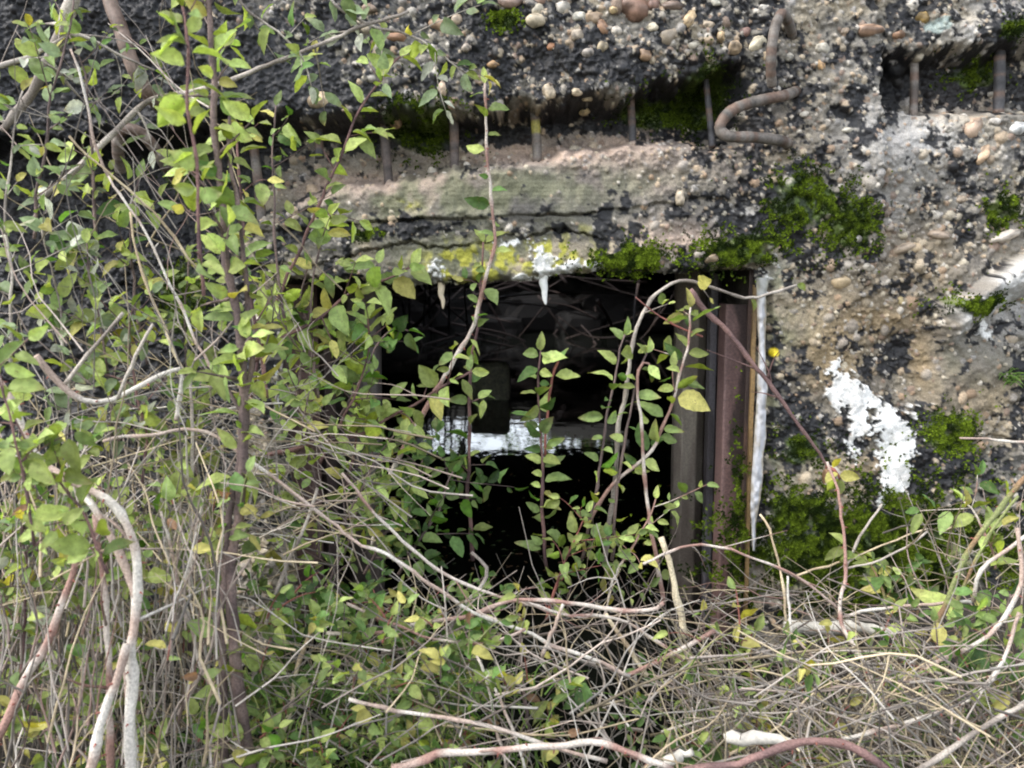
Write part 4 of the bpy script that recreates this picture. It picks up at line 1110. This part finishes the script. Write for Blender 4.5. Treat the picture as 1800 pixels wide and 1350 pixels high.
# --- brambles and bare canes ----------------------------------------------------------------------------
CANES = [  # name, label, path, Y, (r0,r1), colour
    ("bramble_cane", "thickest pink and white bramble cane bending down at lower left", [(228, 1390), (230, 1280), (236, 1200), (229, 1150), (233, 1110), (241, 1060), (246, 1010), (240, 968), (224, 926), (205, 895), (170, 862), (110, 832), (60, 790), (10, 700), (-20, 640)], (.84, .90), (11, 6), 'white'),
    ("bramble_cane", "second thick white cane joining the thickest one at lower left", [(240, 1060), (231, 1020), (215, 972), (199, 938), (177, 903), (150, 870)], (.86, .88), (9, 6), 'white'),
    ("bramble_cane", "reddish straight cane left of the thickest white cane", [(192, 1390), (190, 1250), (195, 1150), (192, 1080), (185, 1010), (175, 955), (168, 900)], (.90, .94), (7, 5), 'bramble'),
    ("bramble_cane", "white cane slanting to the bottom edge under the reddish straight cane", [(150, 1390), (180, 1280), (206, 1195), (222, 1130)], (.82, .84), (11, 8), 'white'),
    ("bramble_cane", "pinkish cane leaning right in the lower left corner", [(-10, 1310), (20, 1250), (50, 1190), (90, 1110), (105, 1070), (130, 1000), (152, 925)], (.86, .92), (9, 6), 'bramble'),
    ("bramble_cane", "short horizontal white cane at mid left before the black gap", [(320, 648), (280, 664), (200, 704), (140, 700), (92, 662), (68, 630)], (1.05, 1.0), (4, 6), 'white'),
    ("bramble_cane", "very long cane arching from mid left down to the bottom centre", [(180, 776), (250, 764), (330, 757), (400, 780), (480, 840), (560, 900), (630, 955), (690, 985), (740, 1020), (800, 1060), (870, 1090), (940, 1115), (1000, 1140), (1060, 1170), (1106, 1188)], (1.02, 1.04), (4, 5), 'white'),
    ("bramble_cane", "second long cane running just above the long arching one at bottom centre", [(600, 830), (660, 900), (720, 960), (790, 1010), (860, 1040), (930, 1060), (1000, 1078), (1080, 1090), (1150, 1120), (1200, 1158)], (1.06, 1.05), (4, 3.5), 'bramble'),
    ("bramble_cane", "gently bowed pink cane lying level below the opening", [(575, 1112), (640, 1110), (700, 1103), (760, 1090), (840, 1075), (920, 1058), (1000, 1062), (1080, 1075), (1150, 1070), (1168, 1060)], (1.05, 1.04), (5, 5), 'bramble'),
    ("bramble_cane", "short cane rising right from the long cane's end", [(1098, 1189), (1160, 1160), (1200, 1141), (1250, 1113)], (1.04, 1.06), (5, 6), 'bramble'),
    ("bramble_cane", "sagging cane under the level pink cane", [(610, 1060), (650, 1082), (690, 1101), (760, 1128), (820, 1128), (900, 1118), (925, 1110)], (1.02, 1.02), (3.5, 3.5), 'bramble'),
    ("bramble_cane", "pale cane slanting down right across the bottom edge", [(612, 1229), (700, 1249), (800, 1265), (870, 1281), (940, 1305), (1000, 1322), (1060, 1335)], (.94, .95), (5, 5), 'white'),
    ("bramble_cane", "brown cane bowed along the bottom edge, centre", [(690, 1352), (760, 1334), (840, 1318), (920, 1310), (1030, 1310), (1100, 1325), (1180, 1352)], (.92, .92), (7.5, 6), 'bramble'),
    ("bramble_cane", "thick red brown cane bowed along the bottom edge, right", [(1190, 1362), (1240, 1350), (1300, 1343), (1360, 1320), (1420, 1307), (1490, 1312), (1540, 1335), (1580, 1362)], (.92, .92), (9, 8), 'rustpink'),
    ("bramble_cane", "upright pinkish cane over the mossy bank on the right", [(1568, 1352), (1560, 1270), (1540, 1218), (1510, 1150), (1485, 1108), (1478, 1075), (1481, 1040), (1484, 1000), (1482, 940), (1474, 860), (1455, 815)], (1.08, 1.3), (5.5, 3.5), 'bramble'),
    ("bramble_cane", "thin cane reaching from the opening to the upright pinkish cane", [(1130, 990), (1200, 966), (1260, 964), (1340, 985), (1400, 1010), (1440, 1040), (1476, 1072)], (1.2, 1.2), (3.5, 3), 'bramble'),
    ("dry_stem", "tan upright stalk left of the mossy bank", [(1381, 1090), (1376, 1040), (1368, 990), (1355, 938), (1338, 905)], (1.28, 1.34), (3.5, 2.4), 'straw'),
    ("dry_stem", "pale pair of dry stems bending to the bottom right", [(1505, 1310), (1480, 1240), (1440, 1170), (1392, 1112), (1385, 1070), (1380, 1008)], (1.06, 1.1), (3.5, 2.6), 'white'),
    ("bramble_cane", "level white cane over the foot of the mossy bank", [(1478, 1086), (1540, 1068), (1620, 1062), (1712, 1058)], (1.2, 1.2), (4, 4), 'white'),
    ("bramble_cane", "white cane arching down from the right edge", [(1490, 1350), (1535, 1265), (1590, 1212), (1650, 1170), (1720, 1131), (1770, 1090), (1792, 1048), (1797, 990), (1790, 930)], (1.05, 1.1), (6, 5), 'white'),
    ("bramble_cane", "pale cane curving up to the right edge beneath the arching one", [(1480, 1300), (1562, 1272), (1620, 1260), (1680, 1245), (1722, 1224), (1750, 1180), (1772, 1130), (1790, 1080)], (1.0, 1.04), (5.5, 5), 'white'),
    ("bramble_cane", "short cane hooking down from the right edge over the moss", [(1712, 1058), (1718, 1010), (1740, 985), (1790, 955), (1830, 930)], (1.15, 1.15), (5, 4), 'white'),
    ("bramble_cane", "thorny green bramble stem rising to the right edge", [(1636, 1128), (1660, 1060), (1690, 985), (1722, 930), (1762, 888), (1820, 820)], (1.18, 1.16), (7, 6), 'green'),
    ("bramble_cane", "second green bramble stem right of the thorny one", [(1668, 1100), (1690, 1030), (1720, 975), (1745, 930), (1790, 870)], (1.2, 1.2), (4.5, 4), 'green'),
    ("bramble_cane", "grey brown cane in the bottom right corner", [(1600, 1362), (1650, 1330), (1720, 1288), (1830, 1232)], (.94, .96), (7, 6), 'grey'),
    ("dry_stem", "pale bark stub standing before the weathered post", [(1205, 1120), (1192, 1062), (1181, 1002), (1165, 948)], (1.2, 1.22), (8, 5), 'bark'),
    ("dry_stem", "leaning strip of pale bark at bottom centre right", [(1138, 1190), (1100, 1130), (1068, 1076)], (1.06, 1.08), (6, 4), 'bark'),
    ("dry_stem", "short pinkish stick leaning below the level pink cane", [(952, 1158), (968, 1112), (986, 1062)], (1.03, 1.03), (4.5, 4), 'white'),
    ("dry_stem", "pale stalk crossing behind the thick white canes to the twin stems' foot", [(438, 1360), (420, 1318), (390, 1230), (350, 1168), (330, 1082), (310, 1002), (284, 896)], (.98, 1.02), (5, 3), 'white'),
    ("dry_stem", "bent grey stalk left of the twin stems' foot", [(248, 1310), (275, 1200), (301, 1128), (320, 1048), (340, 960), (362, 880)], (.98, 1.02), (4.5, 3), 'grey'),
    ("dry_stem", "grey stalk leaning right of the twin stems' foot", [(438, 1240), (455, 1140), (480, 1060), (530, 940), (560, 860)], (1.06, 1.1), (4.5, 3), 'grey'),
    ("dry_stem", "tan stalk leaning right at bottom, left of centre", [(478, 1340), (500, 1268), (540, 1130), (562, 1080)], (1.02, 1.05), (5, 3.5), 'bark'),
    ("dry_stem", "grey stalk from the bottom centre leaning into the level cane", [(740, 1220), (770, 1150), (800, 1090), (838, 1040), (850, 1000), (826, 968)], (1.1, 1.14), (5, 4), 'grey'),
    ("dry_stem", "pale forked stalk at bottom centre, left prong", [(892, 1360), (880, 1300), (860, 1210), (838, 1146)], (.98, 1.0), (4, 3), 'white'),
    ("dry_stem", "pale forked stalk at bottom centre, right prong", [(926, 1360), (900, 1270), (872, 1216), (858, 1196)], (.98, 1.0), (4, 3), 'white'),
    ("dry_stem", "dark upright stalk at bottom centre below the sagging cane", [(930, 1290), (925, 1220), (918, 1150), (915, 1080)], (1.06, 1.1), (4.5, 3), 'brown'),
    ("dry_stem", "long pale diagonal stalk across the bent grey hook", [(345, 470), (290, 400), (220, 330), (150, 270), (120, 235)], (1.15, 1.1), (2.4, 1.8), 'straw'),
    ("dry_stem", "long pale upright stalk at upper left, bent at the hook", [(190, 310), (165, 250), (152, 190), (140, 140), (126, 84)], (1.15, 1.15), (3, 2), 'white'),
    ("dry_stem", "pair of pale stalks falling from the hook to the black gap", [(400, 690), (340, 585), (290, 480), (250, 400), (190, 310)], (1.1, 1.14), (2.8, 2.2), 'white'),
    ("dry_stem", "pale stalk falling right across the black gap", [(325, 655), (290, 590), (262, 500), (244, 440), (228, 370)], (1.08, 1.1), (2.8, 2), 'straw'),
    ("dry_stem", "straight pale stalk slanting up left of the twin stems", [(205, 700), (230, 650), (250, 605), (267, 570)], (1.0, 1.0), (4, 3), 'grey'),
    ("dry_stem", "grey stalk leaning up right at mid left", [(110, 680), (140, 640), (185, 590), (216, 545)], (1.02, 1.02), (4, 3), 'grey'),
    ("dry_stem", "short pink and white upright stick in the black gap", [(310, 740), (313, 700), (316, 652)], (1.05, 1.05), (4.5, 4), 'white'),
    ("dry_stem", "tall grey stalk down the middle of the black gap", [(338, 900), (336, 800), (334, 700), (332, 640)], (1.08, 1.1), (4, 2.4), 'grey'),
    ("dry_stem", "white twig resting on the concrete at the right edge", [(1812, 778), (1750, 774), (1688, 770)], (1.575, 1.575), (3.5, 2.5), 'white'),
    ("dry_stem", "thin stalk slanting up over the moss from the right jamb", [(1486, 1000), (1510, 950), (1530, 920), (1550, 888)], (1.4, 1.42), (3.5, 2.5), 'grey'),
    ("dry_stem", "long thin stalk rising right above the mossy bank", [(1400, 1010), (1480, 985), (1560, 950), (1630, 925)], (1.4, 1.42), (2.8, 2), 'straw'),
    ("dry_stem", "bluish grey stalk slanting up right over the mossy bank", [(1490, 1000), (1540, 985), (1590, 960), (1630, 932)], (1.36, 1.38), (3, 2.4), 'grey'),
    ("dry_stem", "straight grey stalk lying level in the bottom right stalks", [(1300, 1212), (1370, 1200), (1430, 1178), (1500, 1170), (1565, 1168)], (1.06, 1.08), (4, 3), 'grey'),
]
for name, lab, path, Y, r, kind in CANES:
    if np.mean([p[0] for p in path]) > 560 and max(r) < 7.2: r = (r[0] * .82, r[1] * .8)
    plant(name, lab, BR if name == "bramble_cane" else "dry stem", path, Y, r, kind, thorns=(name == "bramble_cane" and max(r) > 4.5))

plant("leafy_shoot", "yellow green leafy twig beside the green bramble stem", "shoot", [(1560, 1090), (1555, 1040), (1540, 1005), (1525, 985)], (1.36, 1.4), (2.5, 1.5), 'green', (20, 46, 'Y', .05), (5, 60, 24, 44, 'G', .1))
plant("leafy_shoot", "green trefoil leaves on the bank between moss and bramble", "shoot", [(1610, 1090), (1615, 1055), (1600, 1025), (1585, 1010)], (1.36, 1.38), (2.5, 1.5), 'green', (18, 46, 'D', .05), (4, 50, 24, 44, 'D', .1))
plant("leafy_shoot", "large pale leaf shoot at the right below the moss", "shoot", [(1660, 1160), (1680, 1120), (1700, 1090), (1720, 1075)], (1.2, 1.22), (3, 1.6), 'green', (50, 84, 'G', .3))
plant("leafy_shoot", "leafy twig at the right edge above the green stems", "shoot", [(1750, 1000), (1740, 950), (1720, 900), (1690, 880)], (1.2, 1.24), (2.6, 1.5), 'bramble', (22, 46, 'Y', .05), (5, 70, 26, 42, 'G', .1))
plant("leafy_shoot", "dark leafy shoot in the lower right corner", "shoot", [(1790, 1230), (1785, 1160), (1770, 1100), (1780, 1040)], (1.1, 1.12), (3, 1.6), 'brown', (22, 50, 'D', .05), (6, 70, 26, 46, 'D', .1))
plant("leafy_shoot", "small shoot of pink bud and pale leaflets on the wall, right of the jamb", "shoot", [(1452, 820), (1462, 826), (1476, 842)], (1.47, 1.46), (4, 2), 'red', (10, 40, 'A', .0))
plant("leafy_shoot", "lime leaved shoot among stalks at the bottom right of centre", "shoot", [(1330, 1260), (1325, 1200), (1320, 1150), (1330, 1110)], (1.1, 1.12), (2.6, 1.5), 'green', (40, 50, 'Y', .1))

# pieces of pale broken wood at the bottom
def wood_chunk(pts, Y, r, label):
    c, rad = stem_pts(pts, Y, Y, r, r * .7, 2.0)
    T = Tubes(9); n = len(c)
    rad = rad * (.8 + .5 * vnoise(np.arange(n) * .8, np.full(n, r * 3.1), 941))
    T.add(c, rad, np.array((.55, .51, .44)) * (.75 + .4 * vnoise(np.arange(n) * 1.3, np.full(n, 2.0), 942))[:, None])
    tag(T.build("broken_wood", M_WOOD), label, "wood", "pale broken wood on the ground")
wood_chunk([(1270, 1297), (1300, 1300), (1345, 1308), (1400, 1318)], .97, 11, "white splintered wood lying above the thick red brown cane")
wood_chunk([(1170, 1336), (1195, 1330), (1215, 1325)], .97, 9, "small white wood stub left of the thick red brown cane")
wood_chunk([(1380, 1100), (1450, 1104), (1540, 1108), (1650, 1112)], 1.5, 13, "long weathered log lying along the foot of the mossy bank")

# --- masses nobody could count --------------------------------------------------------------------------
def stalks(T, n, x, y, ang, asd, ln, Y, r, kinds, seed, weight=None):
    rd = random.Random(seed)
    for k in range(n):
        px, py = rd.uniform(*x), rd.uniform(*y)
        if weight and rd.random() > weight(px, py): continue
        a = R(rd.gauss(rd.choice(ang) if isinstance(ang, (list, tuple)) else ang, asd)); l = rd.uniform(*ln)
        Yd = rd.uniform(*Y)
        Yd = min(Yd, ground_limit(min(py + l * .25, 1420)) + .02)
        dx, dy = math.cos(a) * l / 2, -math.sin(a) * l / 2
        tilt = rd.gauss(0, .06)
        p0 = P(px - dx, py - dy, Yd - tilt * .5); p1 = P(px + dx, py + dy, Yd + tilt * .5)
        w3 = lambda k_: np.array([rd.gauss(0, 1), rd.gauss(0, .6), rd.gauss(0, 1)]) * l * k_ * Yd / F
        ctl = [p0, p0 * .66 + p1 * .34 + w3(.03), p0 * .36 + p1 * .64 + w3(.035), p1 + w3(.06)]
        c = resample(ctl, 10)
        c[3:7] += w3(.012)                                        # a kink at a node
        kk = rd.choice(kinds); br = rd.uniform(.22, 1.18)
        A, B = STEMC[kk]; t = rd.random()
        C = (np.array(A) * t + np.array(B) * (1 - t)) * br * np.array([.75 + .5 * rd.random() for _ in range(10)])[:, None]
        rr0 = rd.uniform(*r) * Yd / F
        T.add(c, np.linspace(rr0, rr0 * rd.uniform(.12, .5), 10), C, False)
        for f_ in range(rd.choice((0, 0, 1, 1, 2))):              # side shoots
            m = rd.randint(2, 7); dv = unit(c[m + 1] - c[m]); ll = l * rd.uniform(.18, .5) * Yd / F
            sv = unit(dv + .8 * np.array([rd.gauss(0, 1), rd.gauss(0, .5), rd.gauss(0, 1)])) * ll
            c2 = resample([c[m], c[m] + sv * .5 + w3(.02), c[m] + sv + w3(.04)], 6)
            T.add(c2, np.linspace(rr0 * .6, rr0 * .18, 6), C[m] * rd.uniform(.7, 1.1), False)
T = Tubes(4)
stalks(T, 70, (420, 1180), (1080, 1350), [28, 150, 155, 60, 110, 85], 16, (180, 480), (.93, 1.15), (1.2, 3.0), ['white', 'grey', 'straw', 'white'], 41)
stalks(T, 90, (1200, 1800), (1130, 1370), [28, 150, 140, 160, 20], 14, (220, 540), (.95, 1.15), (1.4, 3.4), ['white', 'grey', 'straw'], 42)
stalks(T, 380, (-30, 400), (880, 1400), [84, 93, 102, 76], 9, (110, 380), (.86, 1.25), (1.0, 4.0), ['straw', 'white', 'white', 'grey', 'bramble'], 1)
stalks(T, 170, (0, 480), (820, 1380), [20, 150, 165], 22, (80, 260), (.9, 1.3), (.8, 2.2), ['straw', 'white', 'grey'], 2)
stalks(T, 210, (380, 1220), (1120, 1390), [85, 100, 120, 60, 150, 25], 18, (70, 260), (.95, 1.3), (.8, 2.6), ['grey', 'straw', 'white', 'white'], 3)
stalks(T, 60, (600, 1200), (1030, 1140), [145, 155, 30, 100, 75], 20, (70, 240), (1.1, 1.4), (.8, 2.2), ['grey', 'white', 'brown', 'straw'], 4)
stalks(T, 560, (1180, 1840), (1165, 1400), [150, 140, 120, 105, 30, 80], 17, (60, 280), (.95, 1.45), (.8, 3.2), ['straw', 'grey', 'white', 'white', 'bark'], 5)
stalks(T, 40, (1220, 1500), (1030, 1130), [150, 160, 20], 16, (80, 240), (1.25, 1.45), (.8, 2.0), ['straw', 'bramble', 'grey'], 6)
stalks(T, 95, (-20, 600), (420, 960), [132, 120, 112, 60, 95], 14, (160, 460), (1.0, 1.3), (.8, 2.2), ['straw', 'white', 'grey', 'white'], 7)
stalks(T, 100, (120, 680), (660, 960), [160, 145, 172, 25], 10, (120, 360), (1.05, 1.3), (.8, 2.2), ['white', 'straw', 'grey'], 8)
stalks(T, 34, (0, 420), (60, 420), [130, 120, 60, 100], 16, (120, 300), (1.1, 1.3), (.8, 2.0), ['grey', 'straw', 'bramble'], 9)
stalks(T, 60, (1580, 1830), (900, 1130), [60, 130, 150, 100, 25], 20, (60, 200), (1.15, 1.4), (.8, 2.2), ['grey', 'straw', 'bramble'], 10)
stalks(T, 260, (1840, 2250), (1140, 1400), [150, 120, 105, 30, 80], 17, (60, 280), (.95, 1.5), (.8, 3.2), ['straw', 'grey', 'white', 'bark'], 51)
stalks(T, 160, (-400, -30), (900, 1400), [82, 95, 105, 70], 13, (110, 380), (.9, 1.4), (1.0, 3.4), ['straw', 'white', 'grey'], 52)
tag(T.build("dry_stalks", M_STRAW), "tangle of pale dry stalks and thin twigs over the ground", "dry stalks", None, "stuff")

def sprigs(L, T, n, x, y, Y, size, pal, seed, lv=(3, 7), weight=None):
    rd = random.Random(seed)
    for k in range(n):
        px, py = rd.uniform(*x), rd.uniform(*y)
        if weight and rd.random() > weight(px, py): continue
        Yd = min(rd.uniform(*Y), ground_limit(min(py, 1400)))
        p = P(px, py, Yd)
        d = np.array([rd.gauss(0, .6), rd.gauss(0, .5), .4 + rd.random()]); d = unit(d) * rd.uniform(.02, .06)
        u = np.linspace(0, 1, 5)[:, None]
        pts = p + d * u + np.array([0, 0, -.3]) * np.linalg.norm(d) * u ** 2
        T.add(pts, np.linspace(.0011, .0005, 5), np.array(STEMC[rd.choice(('brown', 'green', 'red'))][0]) * .8, False)
        m = rd.randint(*lv)
        leaves_along(L, pts, np.linalg.norm(d) / m, size * (Y[0] + Y[1]) / 2 / F, PALS[pal], start=.1)
L = Leaves(); T = Tubes(4)
sprigs(L, T, 170, (430, 860), (1040, 1380), (1.0, 1.25), 32, 'D', 21)
sprigs(L, T, 110, (430, 860), (1080, 1400), (.95, 1.15), 34, 'G', 22)
sprigs(L, T, 40, (600, 1000), (1080, 1380), (.95, 1.15), 36, 'A', 23, (1, 3))
sprigs(L, T, 25, (1000, 1320), (1180, 1380), (1.0, 1.2), 34, 'D', 24)
sprigs(L, T, 60, (1200, 1800), (1100, 1380), (1.0, 1.25), 36, 'G', 25, (1, 3))
sprigs(L, T, 45, (1200, 1800), (1080, 1380), (1.0, 1.25), 36, 'A', 26, (1, 2))
sprigs(L, T, 170, (-20, 430), (880, 1380), (.95, 1.2), 40, 'G', 27, (2, 4))
sprigs(L, T, 40, (0, 430), (880, 1380), (.9, 1.15), 42, 'A', 28, (1, 3))
sprigs(L, T, 25, (1680, 1820), (1080, 1350), (1.05, 1.2), 44, 'D', 29, (2, 4))
sprigs(L, T, 120, (1820, 2250), (1100, 1380), (1.0, 1.4), 40, 'D', 53, (2, 5))
sprigs(L, T, 90, (-400, -20), (900, 1380), (.95, 1.4), 42, 'G', 54, (2, 5))
e = tag(empty("ground_cover", (0.0, 1.1, .02)), "low leafy ground cover of small green and yellow leaves between the stalks", "ground cover", None, "stuff")
L.build("foliage", e); T.build("stem", M_STEM, e)
T = Tubes(4); rd = random.Random(31)
for k in range(520):
    px, py = rd.uniform(420, 960), rd.uniform(1180, 1400)
    if k > 380: px, py = rd.uniform(1150, 1760), rd.uniform(1130, 1380)
    Yd = min(rd.uniform(.98, 1.15), ground_limit(min(py + 30, 1420)))
    p = P(px, py + 30, Yd)
    h = rd.uniform(.03, .085); l = np.array([rd.gauss(0, .5), rd.gauss(0, .3), 1.0]) * h
    u = np.linspace(0, 1, 6)[:, None]
    T.add(p + l * u + np.array([rd.gauss(0, .5), -.3, -.35]) * h * u ** 2, np.linspace(.0011, .0003, 6), np.array(rd.choice(((.14, .22, .05), (.10, .17, .04), (.24, .26, .09)))) * rd.uniform(.7, 1.2), False)
tag(T.build("grass", M_MOSS), "thin green grass blades along the bottom edge", "grass", None, "stuff")
